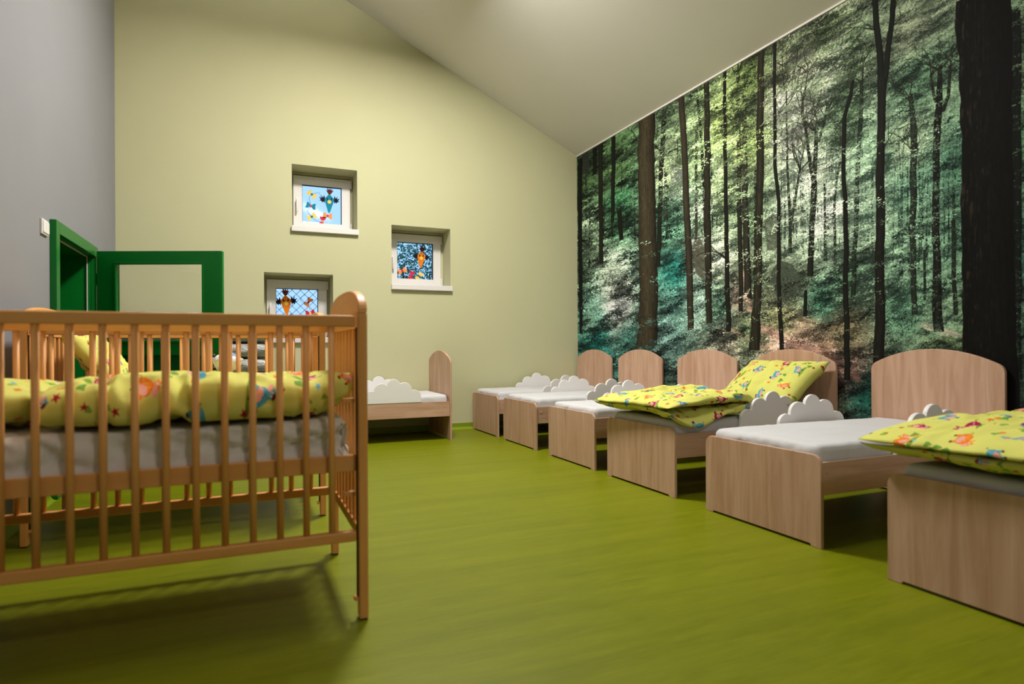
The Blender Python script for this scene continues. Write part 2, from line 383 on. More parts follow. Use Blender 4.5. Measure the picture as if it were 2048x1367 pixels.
    trunk([(1395, 190, 4), (1404, 270, 6), (1408, 360, 6), (1413, 500, 6)], dk); trunk([(1476, 140, 7), (1479, 350, 9), (1483, 623, 9)], (40, 38, 28))
    trunk([(1488, 150, 6), (1490, 345, 12), (1493, 480, 13), (1497, 597, 15)], (48, 46, 36)); trunk([(1512, 330, 5), (1510, 560, 5)], (34, 38, 28))
    trunk([(1573, 170, 2.5), (1575, 320, 4), (1580, 430, 6), (1581, 506, 7)], (46, 50, 38)); trunk([(1601, 333, 4), (1594, 380, 5), (1583, 450, 6)], (46, 50, 38))
    trunk([(1607, 190, 3), (1606, 225, 5), (1612, 262, 5), (1621, 330, 7), (1630, 370, 9)], (34, 36, 26)); trunk([(1633, 262, 7), (1630, 330, 9), (1629, 380, 12), (1624, 470, 11), (1622, 552, 12)], (34, 36, 26), .3)
    trunk([(1654, 215, 3), (1648, 250, 5), (1637, 285, 7)], (34, 36, 26)); trunk([(1650, 367, 4), (1650, 450, 5), (1651, 522, 7)], (40, 46, 34)); trunk([(1678, 333, 4), (1670, 400, 5), (1671, 528, 6)], (40, 46, 34))
    trunk([(1612, 580, 6), (1611, 632, 8)], (20, 24, 18))
    trunk([(1724, 160, 7), (1724, 211, 8), (1716, 334, 9), (1712, 450, 9), (1706, 600, 10)], (36, 44, 32), .3)
    trunk([(1820, 190, 8), (1827, 260, 13), (1827, 380, 14), (1826, 445, 13), (1828, 540, 12), (1829, 630, 11)], (42, 48, 38), .3)
    trunk([(1902, 130, 6), (1898, 190, 7), (1886, 225, 9)], (34, 36, 28)); trunk([(1862, 150, 4), (1868, 190, 6), (1874, 205, 7)], (34, 36, 28))
    trunk([(1881, 133, 9), (1881, 200, 13), (1876, 240, 15), (1872, 300, 14), (1872, 420, 14), (1876, 520, 16), (1877, 664, 21)], (30, 30, 24), .4)
    trunk([(1908, 440, 8), (1909, 560, 9), (1912, 630, 9)], (34, 40, 30)); trunk([(1849, 500, 5), (1850, 600, 5)], (30, 40, 30))
    sprays(500, (1160, 640, 1900, 830), (1, 1, 2), 14, (11, 4), -.1)
    for k in range(9):
        u = rng.uniform(2028, 2200); w = rng.uniform(6, 20); trunk([(u, 20, w * .8), (u + rng.uniform(-10, 10), 400, w), (u, 760, w * 1.2)], (20, 22, 18), .3)
    for (u, v) in ((1606, 200), (1615, 256), (1632, 262), (1650, 230), (1573, 180), (1601, 340), (1724, 165), (1820, 200), (1902, 140), (1862, 155), (1704, 170), (1752, 60), (1780, 60), (1476, 150), (1521, 110), (1678, 340), (1640, 250), (1828, 300), (1881, 140)):
        for s in range(4): limb(u, v, rng.uniform(.5, 2.6), rng.uniform(30, 80), rng.uniform(1.5, 3.2), (32, 34, 24))
    for (u, v, a) in ((1458, 520, 2.9), (1525, 270, 2.7), (1505, 268, 2.9), (1762, 300, .6), (1762, 480, 3.7), (1690, 300, 2.2), (1828, 330, .7), (1320, 300, 2.4), (1414, 230, .4), (1550, 240, .5), (1550, 200, .9), (1450, 270, .6)):
        for s in range(2): limb(u, v, a + rng.uniform(-.3, .3), rng.uniform(30, 70), 2.4, (34, 34, 24))
    sprays(600, (1320, 150, 1560, 430), (1, 1, 2), 26, (16, 3.5), .12, .85); sprays(420, (1640, 0, 2048, 430), (1, 1, 2), 30, (24, 4), -.04, .8); sprays(420, (1640, 430, 2048, 800), (1, 1, 2), 24, (18, 4), .0, .8)
    sprays(500, (1480, 30, 1720, 300), (1, 1, 2), 26, (18, 3.5), -.25, .85, (84, 112, 70)); sprays(300, (1560, 300, 1760, 520), (1, 1, 2), 16, (16, 3), -.05, .7)
    # near trunks
    trunk([(1352, 180, 11), (1364, 200, 12), (1371, 330, 12), (1375, 450, 13), (1380, 560, 13), (1382, 660, 12)], (58, 52, 40), .2)
    trunk([(1414, 150, 10), (1415, 300, 12), (1416, 450, 13), (1418, 560, 13), (1419, 646, 12)], (46, 44, 32), .35)
    trunk([(1450, 130, 6), (1451, 300, 7), (1454, 450, 8), (1456, 560, 9), (1458, 664, 10)], dk); 
    trunk([(1523, 90, 12), (1522, 200, 14), (1521, 330, 15), (1518, 480, 15), (1516, 600, 16), (1508, 700, 22)], (46, 43, 31), .35)
    trunk([(1550, 70, 7), (1550, 200, 6), (1551, 330, 7), (1558, 400, 7), (1558, 560, 8), (1565, 700, 9)], dk, .2)
    trunk([(1706, 160, 6), (1702, 190, 8), (1690, 235, 9), (1688, 300, 8), (1690, 400, 9), (1693, 520, 10), (1695, 620, 11), (1696, 760, 12)], (26, 26, 20), .2, None, 1.8)
    trunk([(1750, -10, 11), (1754, 50, 12), (1762, 120, 13), (1763, 180, 14)], (24, 26, 20), .3); trunk([(1787, -10, 11), (1784, 40, 11), (1774, 139, 12), (1766, 190, 12)], (24, 26, 20), .3)
    trunk([(1763, 160, 17), (1762, 300, 16), (1761, 420, 18), (1761, 560, 19), (1758, 760, 23)], (30, 28, 22), .35)
    trunk([(1293, 215, 33), (1293, 330, 33), (1295, 450, 35), (1297, 560, 37), (1296, 640, 38), (1294, 720, 44)], (64, 57, 42), .3)
    trunk([(1965, -20, 112), (1966, 60, 112), (1971, 90, 106), (1971, 160, 106), (1971, 230, 103), (1973, 300, 100), (1972, 390, 106), (1975, 480, 104), (1976, 600, 106), (1980, 720, 108), (1984, 900, 122)], (17, 15, 12), .6, (70, 58, 44), .5)
    sprays(80, (1170, 470, 1470, 690), (1, 1, 2), 8, (9, 4), .15); sprays(60, (1490, 420, 1560, 640), (1, 2), 12, (8, 5), .3)
    sprays(60, (1400, 150, 1560, 330), (1, 2, 2), 16, (16, 4), .2); sprays(70, (1670, 250, 1900, 640), (1, 2), 14, (18, 4), .2)
    sprays(90, (1170, 640, 1760, 720), (1, 2), 12, (9, 3), -.05); sprays(90, (1280, 690, 1320, 720), (1, 2), 8, (5, 3), -.1)
    return np.clip(np.clip(cv.a / 255., 0, 1) ** 1.1 * np.array((1.14, 1.15, 1.16), np.float32), 0, 1)

def bedding_print():
    """children's bedding: lime ground scattered with little round-bellied farm and zoo animals, leaves, hearts and stars"""
    rng = np.random.default_rng(11)
    N = 1024
    cv = Canvas(N, N, (218, 217, 112)); cv.wrap = True
    def L(x, y, s, t, flip):
        c, n = math.cos(t), math.sin(t)
        return lambda a, b: (x + s * ((a * flip) * c - b * n), y + s * ((a * flip) * n + b * c))
    def beast(x, y, s, t, flip, body, belly, spot, hat=None):
        P = L(x, y, s, t, flip); rt = t
        for lx in (-.45, .4):                                  # legs with dark hooves
            cv.ellipse(*P(lx, .62), .16 * s, .3 * s, body, rt); cv.ellipse(*P(lx, .86), .15 * s, .1 * s, (70, 34, 30), rt)
        cv.ellipse(*P(0, .1), .78 * s, .52 * s, np.array(body) * .8, rt)
        cv.ellipse(*P(0, .06), .75 * s, .49 * s, body, rt)
        cv.ellipse(*P(.1, .3), .5 * s, .27 * s, belly, rt)
        for k in range(5): cv.ellipse(*P(-.5 + .22 * k, -.1 + .1 * (k % 2)), .07 * s, .06 * s, spot, rt)
        cv.line([P(-.72, -.05), P(-.98, -.25), P(-1.1, -.1)], .06 * s, np.array(body) * .6)
        cv.ellipse(*P(.75, -.38), .42 * s, .33 * s, np.array(body) * .8, rt); cv.ellipse(*P(.75, -.4), .4 * s, .31 * s, body, rt)
        cv.ellipse(*P(.98, -.22), .28 * s, .22 * s, belly, rt)
        for ex in (.5, .92): cv.ellipse(*P(ex, -.76), .1 * s, .15 * s, body, rt)
        for ex in (.62, .84): cv.ellipse(*P(ex, -.5), .08 * s, .1 * s, (245, 240, 230), rt); cv.ellipse(*P(ex + .02, -.48), .035 * s, .05 * s, (30, 20, 20), rt)
        if hat: cv.ellipse(*P(.66, -.74), .22 * s, .13 * s, hat, rt)
    def star(x, y, s, t, col):
        cv.poly([(x + s * (1 if k % 2 == 0 else .42) * math.cos(t + k * math.pi / 5), y + s * (1 if k % 2 == 0 else .42) * math.sin(t + k * math.pi / 5)) for k in range(10)], col)
    def heart(x, y, s, t, col):
        P = L(x, y, s, t, 1)
        cv.ellipse(*P(-.4, -.2), .5 * s, .5 * s, col); cv.ellipse(*P(.4, -.2), .5 * s, .5 * s, col)
        cv.poly([P(-.85, 0), P(.85, 0), P(0, 1.05)], col)
    def hill(x, y, s, t, col):
        P = L(x, y, s, t, 1)
        cv.poly([P(-1.6 + .16 * k, -.55 * math.sin(math.pi * k / 20)) for k in range(21)], col); cv.line([P(-1.6 + .16 * k, -.55 * math.sin(math.pi * k / 20)) for k in range(21)], 3, np.array(col) * .6)
    blue, pink, orange, mag = (88, 168, 190), (240, 168, 150), (242, 130, 34), (176, 22, 74)
    pos = [(120, 110), (390, 150), (650, 90), (900, 170), (240, 360), (520, 350), (790, 400), (60, 560), (350, 590), (620, 620), (900, 640), (180, 830), (470, 850), (740, 880), (1000, 900), (1010, 400)]
    kinds = [(blue, pink, (150, 206, 216), mag), (orange, pink, (250, 190, 60), None), (mag, pink, (236, 180, 196), None), (blue, pink, (50, 120, 160), (110, 20, 40))]
    for i, (x, y) in enumerate(pos):
        x += rng.uniform(-20, 20); y += rng.uniform(-20, 20)
        b = kinds[(i * 3 + i // 4) % 4]; t = rng.uniform(-.7, .7) + (3.14 if i % 5 == 3 else 0)
        if i % 3 == 2: hill(x, y + 76, 56, t * .2, (132, 168, 52))
        beast(x, y, rng.uniform(62, 76), t, rng.choice([-1, 1]), *b)
    for i in range(90):
        x, y = rng.uniform(0, N, 2)
        if min(math.hypot(x - px, y - py) for px, py in pos) < 100: continue
        k = i % 4; t = rng.uniform(0, 6.28)
        if k == 0: star(x, y, 25, t, (232, 112, 30))
        elif k == 1: star(x, y, 22, t, (168, 30, 40))
        elif k == 2: heart(x, y, 20, t, (134, 170, 56))
        else: heart(x, y, 26, t, (116, 160, 60))
        if i % 9 == 0: star(x + 60, y + 30, 20, t, (110, 180, 200))
    return np.clip(cv.a / 255., 0, 1)
# ---------------------------------------------------------------- the place's materials
M_back = noise_color(mat('lime_paint', (205, 205, 140), .75, .25), (196, 194, 154), (199, 197, 157), 1.5, bump=.25, bscale=160, bdist=.0008)
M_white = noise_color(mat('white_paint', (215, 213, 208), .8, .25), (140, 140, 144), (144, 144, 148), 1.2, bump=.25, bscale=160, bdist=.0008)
M_ceil = noise_color(mat('ceiling_paint', (214, 210, 198), .85, .2), (226, 221, 212), (230, 225, 216), 1.2, bump=.2, bscale=160, bdist=.0008)
M_floor = mat('green_vinyl', (122, 140, 20), .42, .22)
def floor_nodes():
    m = M_floor; b = m.node_tree.nodes['Principled BSDF']
    tc = N(m, 'ShaderNodeTexCoord')
    def layer(st, sc, det, dist):
        mp = N(m, 'ShaderNodeMapping'); mp.inputs['Scale'].default_value = st; mp.inputs['Rotation'].default_value = (0, 0, .05)
        nz = N(m, 'ShaderNodeTexNoise'); nz.inputs['Scale'].default_value = sc; nz.inputs['Detail'].default_value = det; nz.inputs['Distortion'].default_value = dist
        lk(m, tc, 'Object', mp, 0); lk(m, mp, 0, nz, 'Vector'); return nz
    a = layer((.35, 5, 1), 2.4, 6, .8); c = layer((1.2, 14, 1), 6, 5, .4); d = layer((.6, .9, 1), 1.1, 3, .2)
    mx = N(m, 'ShaderNodeMath', operation='ADD'); lk(m, a, 0, mx, 0); lk(m, c, 0, mx, 1)
    mm = N(m, 'ShaderNodeMath', operation='MULTIPLY_ADD'); lk(m, mx, 0, mm, 0); mm.inputs[1].default_value = .5
    m3 = N(m, 'ShaderNodeMath', operation='MULTIPLY'); lk(m, d, 0, m3, 0); m3.inputs[1].default_value = .35; lk(m, m3, 0, mm, 2)
    cr = N(m, 'ShaderNodeValToRGB'); e = cr.color_ramp.elements
    e[0].position = .50; e[0].color = srgb(104, 112, 2); e[1].position = .86; e[1].color = srgb(126, 132, 12)
    lk(m, mm, 0, cr, 0); lk(m, cr, 0, b, 'Base Color')
    rr = N(m, 'ShaderNodeMapRange'); rr.inputs['To Min'].default_value = .34; rr.inputs['To Max'].default_value = .52; lk(m, c, 0, rr, 0); lk(m, rr, 0, b, 'Roughness')
    bp = N(m, 'ShaderNodeBump'); bp.inputs['Strength'].default_value = .22; bp.inputs['Distance'].default_value = .0015; lk(m, c, 0, bp, 'Height'); lk(m, bp, 0, b, 'Normal')
floor_nodes()
M_cove = mat('green_vinyl_skirting', (128, 148, 24), .4, .45)
M_mural = print_mat('forest_wallpaper', forest_print(), .75, 0, .12)
M_bed = print_mat('animal_print_cotton', bedding_print(), .85, .12, .2)
for n_ in ('x', 'y', 'z'): globals()['W_' + n_] = wood('pale_acacia_' + n_, (184, 144, 116), (212, 175, 150), n_)
M_edge = mat('pale_wood_edge', (200, 168, 146), .5, .4)
for n_ in ('x', 'y', 'z'): globals()['B_' + n_] = wood('beech_' + n_, (230, 158, 84), (242, 176, 104), n_, 2.2, .4)
M_sheet = noise_color(mat('white_cotton_sheet', (226, 224, 222), .9, .15), (206, 205, 206), (212, 211, 213), 3, bump=.3, bscale=22, bdist=.006)
M_cotsheet = noise_color(mat('cot_sheet_brightened', (236, 228, 220), .9, .15), (234, 226, 216), (240, 234, 226), 3, bump=.3, bscale=22, bdist=.006)  # white sheet in a lighter colour, standing in for light on the cots
M_pvc = mat('white_pvc', (226, 222, 218), .35, .45)
M_paintw = mat('white_lacquer', (236, 234, 232), .45, .4)
M_green = mat('green_lacquer', (2, 112, 36), .36, .35)
M_dkgreen = mat('deep_green_lacquer', (2, 84, 34), .4, .4)
M_glass = mat('glass', (255, 255, 255), .0, .5, Transmission_Weight=1.0, IOR=1.45)
M_metal = mat('dark_metal', (60, 58, 56), .35, .5, Metallic=.9)
M_steel = mat('brushed_steel', (170, 168, 164), .3, .5, Metallic=1.)
M_black = mat('black_gasket', (16, 16, 22), .6, .3)
M_foot = mat('black_glide', (14, 12, 12), .6, .3)
def plastic_mat():
    m = noise_color(mat('milky_plastic_film', (186, 186, 184), .22, .6, Coat_Weight=.5, Coat_Roughness=.12), (120, 120, 118), (206, 206, 204), 5, (1, 1, 2.5), 7, 1.0, 9, .6, .32, .7, 1.4, .03)
    return m
M_film = plastic_mat()
# ---------------------------------------------------------------- floor, walls, ceiling
k9 = .9616
WINS = [  # hole x0, x1, z0, z1
    (.514 * k9, 1.263 * k9, 1 + 1.425 * k9, 1 + 2.170 * k9),
    (.207 * k9, .974 * k9, 1 + .125 * k9, 1 + .893 * k9),
    (1.680 * k9, 2.442 * k9, 1 + .785 * k9, 1 + 1.545 * k9)]
WD = .34                                       # depth of the window recess
def holed_wall(name, a0, a1, z1, holes, put, thick, material, topz=None):
    """wall of cells with openings cut through its whole thickness; put(a, z, depth) places a point"""
    A = sorted({a0, a1} | {h[0] for h in holes} | {h[1] for h in holes}); Z = sorted({0, z1} | {h[2] for h in holes} | {h[3] for h in holes})
    inside = lambda a, z: any(h[0] < a < h[1] and h[2] < z < h[3] for h in holes)
    V, Fc, ix = [], [], {}
    def v(a, z, d):
        k = (round(a, 5), round(z, 5), d)
        if k not in ix:
            ix[k] = len(V); zz = topz(a) if (topz and abs(z - z1) < 1e-6) else z; V.append(put(a, zz, d))
        return ix[k]
    solid = lambda i, j: 0 <= i < len(A) - 1 and 0 <= j < len(Z) - 1 and not inside((A[i] + A[i + 1]) / 2, (Z[j] + Z[j + 1]) / 2)
    for i in range(len(A) - 1):
        for j in range(len(Z) - 1):
            if not solid(i, j): continue
            a, b, c, d = A[i], A[i + 1], Z[j], Z[j + 1]
            Fc.append((v(a, c, 0), v(b, c, 0), v(b, d, 0), v(a, d, 0))); Fc.append((v(a, d, thick), v(b, d, thick), v(b, c, thick), v(a, c, thick)))
            for (di, dj, p, q) in ((-1, 0, (a, d), (a, c)), (1, 0, (b, c), (b, d)), (0, -1, (a, c), (b, c)), (0, 1, (b, d), (a, d))):
                if not solid(i + di, j + dj): Fc.append((v(*p, 0), v(*p, thick), v(*q, thick), v(*q, 0)))
    return struct(mesh_obj(name, V, Fc, material))
struct(boxo('floor', XL - 2.2, XR + .3, YF - .3, D + .5, -.1, 0, M_floor))
holed_wall('wall_back', XL, XR, 4.0, WINS, lambda a, z, d: (a, D + d, z), .5, M_back, lambda a: zceil(a) + .02)
DOOR = (5.09, 6.27, 0, 1.83)
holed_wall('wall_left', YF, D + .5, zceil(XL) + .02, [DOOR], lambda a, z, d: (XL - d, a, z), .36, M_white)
struct(boxo('wall_right', XR, XR + .3, YF, D + .5, 0, ZC + .3, M_white))
struct(boxo('wall_front', XL, XR, YF - .3, YF, 0, zceil(XL), M_white))
bm = bmesh.new()
box(bm, XL - 2.2, XL - 2.0, 3.0, D + .5, 0, 3.2); box(bm, XL - 2.0, XL - .36, 3.0, 3.15, 0, 3.2); box(bm, XL - 2.0, XL - .36, D + .35, D + .5, 0, 3.2); box(bm, XL - 2.2, XL - .36, 3.0, D + .5, 3.2, 3.3)
struct(bm_obj('wall_corridor', bm, M_white))
struct(mesh_obj('ceiling', [(x, y, zceil(x) + t) for t in (0, .2) for (x, y) in ((XL - .4, YF - .3), (XR + .3, YF - .3), (XR + .3, D + .5), (XL - .4, D + .5))],
       [(0, 3, 2, 1), (4, 5, 6, 7), (0, 1, 5, 4), (1, 2, 6, 5), (2, 3, 7, 6), (3, 0, 4, 7)], M_ceil))
# vinyl carried up the walls as a coved skirting
def cove(name, prof, a0, a1, axis):
    struct(prism(name, prof, a0, a1, axis, M_cove, None, 0, False))
pr = [(0, 0)] + [(.035 - .033 * math.sin(t), .035 - .035 * math.cos(t)) for t in [k * PI / 12 for k in range(0, 7)]] + [(.002, .075), (0, .075)]
cove('baseboard_back', [(D - a, z) for a, z in pr], XL, XR, 'x')
cove('baseboard_left', [(XL + a, z) for a, z in pr], YF, DOOR[0] - .06, 'y')
cove('baseboard_right', [(XR - .004 - a, z) for a, z in pr], YF, D - .04, 'y')
# thin pale joint where mural meets ceiling, and where it meets the green wall
struct(mesh_obj('trim_1', [(XR - t, y, ZC + CS * t * (q == 1) - .012 * (q == 0)) for y in (YF, D) for t in (0, .01) for q in (0, 1)],
       [(0, 1, 3, 2), (4, 6, 7, 5), (0, 2, 6, 4), (1, 5, 7, 3), (2, 3, 7, 6), (0, 4, 5, 1)], M_ceil))
# the forest wallpaper
o = mesh_obj('forest_mural', [(XR - t, y, z) for t in (.006, .0015) for (y, z) in ((D - .006, .07), (MURAL_Y0, .07), (MURAL_Y0, ZC - .02), (D - .006, ZC - .02))],
         [(0, 3, 2, 1), (4, 5, 6, 7), (0, 1, 5, 4), (1, 2, 6, 5), (2, 3, 7, 6), (3, 0, 4, 7)], M_mural, None, False,
         [((D - y) / (D - MURAL_Y0), z / ZC) for t in (0, 1) for (y, z) in ((D - .006, .07), (MURAL_Y0, .07), (MURAL_Y0, ZC - .02), (D - .006, ZC - .02))])
tag(o, 'wall-filling photographic wallpaper of a sunlit beech forest with dark trunks', 'wallpaper')

# ---------------------------------------------------------------- lamps under the ceiling (above the picture), plus an added fill behind the camera
for i, ((x, y), wt) in enumerate(LAMPS):
    z = zceil(x) - .36
    t = thing('ceiling_lamp', ('square white suspended ceiling lamp nearest the green wall', 'square white suspended ceiling lamp above the cots', 'added fill lamp in a square white housing behind the camera')[i], 'lamp', (x, y, z), 0, 'ceiling lamps')
    bm = bmesh.new(); box(bm, -.36, .36, -.36, .36, .0, .07, .01); bm_obj('housing', bm, M_paintw, t)
    bm = bmesh.new(); rod(bm, (0, 0, .07), (0, 0, .36), .006); bm_obj('suspension_rod', bm, M_steel, t)
    l = lamp_light(0, 0, -.004, wt); l.parent = t
    l = lamp_light(0, 0, .075 * S, wt * .48); l.rotation_euler = (PI, 0, 0); l.parent = t  # upward light added to brighten the ceiling and upper wall

# ---------------------------------------------------------------- windows
STK = {n: mat('paper_' + n, c, .75, .2) for n, c in dict(blue=(20, 132, 160), orange=(232, 128, 20), yellow=(246, 206, 96), black=(18, 20, 30), brown=(104, 44, 26), red=(206, 42, 74), coral=(246, 150, 84), teal=(24, 110, 128), dark=(28, 30, 46)).items()}
def window(n, hole):
    x0, x1, z0, z1 = hole; yb = D + WD
    w_ = struct(bpy.data.objects.new('window_%d' % n, None)); COL.objects.link(w_)
    W, H = x1 - x0, z1 - z0
    # plastered return over the fixed frame, then the fixed frame
    fr = .026
    def ring(nm, a0, a1, b0, b1, wdt, y0, y1, m, par, bev=.002):
        bm = bmesh.new()
        for (p, q, r, s_) in ((a0, a1, b1 - wdt, b1), (a0, a1, b0, b0 + wdt), (a0, a0 + wdt, b0 + wdt, b1 - wdt), (a1 - wdt, a1, b0 + wdt, b1 - wdt)): box(bm, p, q, y0, y1, r, s_, 0)
        return bm_obj(nm, bm, m, par)
    bm = bmesh.new(); box(bm, x0, x1, yb - .02, yb + .05, z1 - .03, z1); box(bm, x0, x0 + fr, yb - .02, yb + .05, z0, z1 - .03); box(bm, x1 - fr, x1, yb - .02, yb + .05, z0, z1 - .03)
    bm_obj('plaster_return', bm, M_back, w_)
    ring('window_frame', x0, x1, z0, z1, .06, yb, yb + .07, M_pvc, w_)
    sx0, sx1, sz0, sz1 = x0 + .036, x1 - .036, z0 + .03, z1 - .047
    sash = ring('sash', sx0, sx1, sz0, sz1, .098, yb - .045, yb + .03, M_pvc, w_)
    g = .098; gx0, gx1, gz0, gz1 = sx0 + g, sx1 - g, sz0 + g - .01, sz1 - g
    ring('gasket', gx0 - .002, gx1 + .002, gz0 - .002, gz1 + .002, .007, yb - .028, yb + .01, M_black, sash)
    boxo('pane', gx0, gx1, yb - .008, yb + .004, gz0, gz1, M_glass, sash)
    # handle on the left, hinges on the right
    zc = (sz0 + sz1) / 2
    bm = bmesh.new(); box(bm, sx0 + .026, sx0 + .05, yb - .052, yb - .044, zc - .06, zc + .06, .003); box(bm, sx0 + .03, sx0 + .046, yb - .085, yb - .052, zc + .01, zc + .03, .003)
    box(bm, sx0 + .028, sx0 + .048, yb - .1, yb - .082, zc - .12, zc + .035, .006); bm_obj('window_handle', bm, M_pvc, w_, True)
    for zz in (sz1 - .1, sz0 + .02):
        bm = bmesh.new(); box(bm, sx1 + .002, sx1 + .02, yb - .05, yb - .03, zz, zz + .1, .004); bm_obj('hinge', bm, M_pvc, w_)
    bm = bmesh.new(); box(bm, x0 + .001, x1 - .001, D, yb - .021, z0 + .001, z0 + .02, 0); box(bm, x0 - .008, x1 + .012, D - .045, D - .0005, z0 - .042, z0 + .02, .004); bm_obj('window_sill', bm, M_pvc, w_)
    return (gx0, gx1, gz0, gz1, yb - .012)
GL = [window(i + 1, h) for i, h in enumerate(WINS)]

def flat(name, pts, y, m, par, t=.004):
    return prism(name, pts, y - t, y, 'y', m, par)
def kite(name_label, gl, body_col, cx, cz, s, lean, bows, tail):
    gx0, gx1, gz0, gz1, y = gl; W, H = gx1 - gx0, gz1 - gz0
    P = lambda a, b: (gx0 + a * W, gz0 + b * H)
    t = thing('paper_kite', name_label, 'window decoration', ((gx0 + gx1) / 2, y - .003, gz0), 0, 'paper kites stuck on the panes')
    ox, oy, oz = (gx0 + gx1) / 2, y - .003, gz0
    def put(nm, pts, m, lay, par=None):
        return flat(nm, [(a - ox, b - oz) for a, b in pts], -.002 - lay * .003, m, par or t, .0025)
    c, n = math.cos(lean), math.sin(lean)
    def K(a, b): return (gx0 + cx * W + s * W * (a * c - b * n), gz0 + cz * H + s * W * (a * n + b * c))
    def blob(nm, a, b, ra, rb, m, lay, par=None, cnt=14): return put(nm, [K(a + ra * math.cos(2 * PI * k / cnt), b + rb * math.sin(2 * PI * k / cnt)) for k in range(cnt)], m, lay, par)
    body = put('kite_body', [K(0, .5), K(.36, .12), K(.3, -.05), K(.02, -.85), K(-.08, -.85), K(-.33, .02), K(-.34, .15)], STK[body_col], 0)
    put('paper_tuft', [K(-.06, .46), K(-.26, .82), K(-.13, .72), K(-.14, .98), K(-.02, .76), K(.05, 1.0), K(.09, .76), K(.22, .92), K(.18, .72), K(.32, .78), K(.07, .46)], STK['brown'], 1)
    for sg in (-1, 1):
        put('paper_hand', [K(sg * .32, .24), K(sg * .36, .4), K(sg * .44, .2), K(sg * .56, .38), K(sg * .54, .16), K(sg * .72, .24), K(sg * .6, .06), K(sg * .7, -.02), K(sg * .56, -.03), K(sg * .5, -.16), K(sg * .42, -.06), K(sg * .36, -.2), K(sg * .32, 0)], STK['black'], 1)
        blob('paper_eye', sg * .14, .14, .045, .08, STK['dark'], 1)
    blob('paper_nose', 0, -.07, .13, .13, STK['yellow'], 1)
    if tail:
        pts = [P(*q) for q in tail]; sm = []
        for i in range(len(pts) - 1):
            p0, p1, p2, p3 = pts[max(i - 1, 0)], pts[i], pts[i + 1], pts[min(i + 2, len(pts) - 1)]
            for k in range(6):
                u = k / 6; sm.append(tuple(.5 * (2 * p1[j] + (p2[j] - p0[j]) * u + (2 * p0[j] - 5 * p1[j] + 4 * p2[j] - p3[j]) * u * u + (3 * p1[j] - p0[j] - 3 * p2[j] + p3[j]) * u ** 3) for j in (0, 1)))
        sm.append(pts[-1]); bm = bmesh.new()
        for a, b in zip(sm[:-1], sm[1:]): rod(bm, (a[0] - ox, -.003, a[1] - oz), (b[0] - ox, -.003, b[1] - oz), .0018, 5)
        bm_obj('tail_string', bm, STK['dark'], t)
    for (a, b, ang, col, cc) in bows:
        X, Z = P(a, b); r = .062 * W / .45; r = .05
        def Q(p, q): 
            c2, n2 = math.cos(ang), math.sin(ang); return (X + p * c2 - q * n2, Z + p * n2 + q * c2)
        bow = put('paper_bow', [Q(0, .006), Q(.03, .035), Q(.052, .036), Q(.05, .008), Q(.06, -.03), Q(.036, -.034), Q(0, -.006), Q(-.036, -.034), Q(-.06, -.03), Q(-.05, .008), Q(-.052, .036), Q(-.03, .035)], STK[col], 1)
        put('bow_knot', [Q(.014 * math.cos(k * PI / 5), .014 * math.sin(k * PI / 5)) for k in range(10)], STK[cc], 2)
kite('blue paper kite with yellow nose and long bow tail on the upper window pane', GL[0], 'blue', .69, .64, .37, 0,
     [(.245, .77, -.6, 'yellow', 'teal'), (.22, .47, -.2, 'blue', 'red'), (.24, .19, .5, 'yellow', 'teal'), (.51, .09, 1.4, 'red', 'coral'), (.64, .24, -.1, 'coral', 'red')],
     [(.47, .7), (.43, .83), (.3, .8), (.245, .77), (.18, .66), (.22, .47), (.14, .33), (.24, .19), (.37, .08), (.51, .09), (.64, .24)])
kite('orange paper kite beside the chain-link view on the lowest window pane', GL[1], 'orange', .24, .66, .38, .1,
     [(.77, .68, 1.0, 'coral', 'red'), (.81, .41, .2, 'red', 'yellow'), (.31, .28, .5, 'teal', 'yellow'), (.6, .16, .9, 'yellow', 'teal')],
     [(.7, .86), (.6, .8), (.6, .68), (.72, .66), (.8, .5), (.81, .41), (.72, .2), (.6, .16), (.45, .2), (.31, .3)])
kite('orange paper kite in front of green leaves on the right window pane', GL[2], 'orange', .68, .62, .34, -.06,
     [(.15, .23, .4, 'coral', 'red'), (.4, .12, 1.3, 'red', 'red'), (.62, .1, .9, 'yellow', 'teal')],
     [(.15, .23), (.27, .1), (.4, .12), (.52, .04), (.62, .1), (.72, .22)])

# ---------------------------------------------------------------- outside the panes
def fence():
    bm = bmesh.new(); g = .1; x0, x1, z0, z1 = -.4, 1.3, .7, 2.3
    y = D + .9
    k = -40
    while k < 60:
        for sg in (1, -1):
            # a diagonal wire clipped to the rectangle
            pts = []
            for t in range(0, 41):
                x = x0 + (x1 - x0) * t / 40; z = z0 + k * g + sg * (x - x0)
                if z0 <= z <= z1: pts.append((x, y + .003 * sg, z))
            if len(pts) > 1: rod(bm, pts[0], pts[-1], .0028, 4)
        k += 1
    t = thing('chain_link_fence', 'chain-link wire fence seen through the lowest window', 'fence', (.5, y, 0))
    for v in bm.verts: v.co -= Vector((.5, y, 0))
    o = bm_obj('wire_mesh', bm, mat('blue_grey_wire', (44, 74, 96), .5, .5), t); o['kind'] = 'stuff'
    for px in (-.4, 1.3):
        b2 = bmesh.new(); rod(b2, (px - .5, 0, 0), (px - .5, 0, 2.35), .02, 10); bm_obj('fence_post', b2, M_metal, t)
fence()
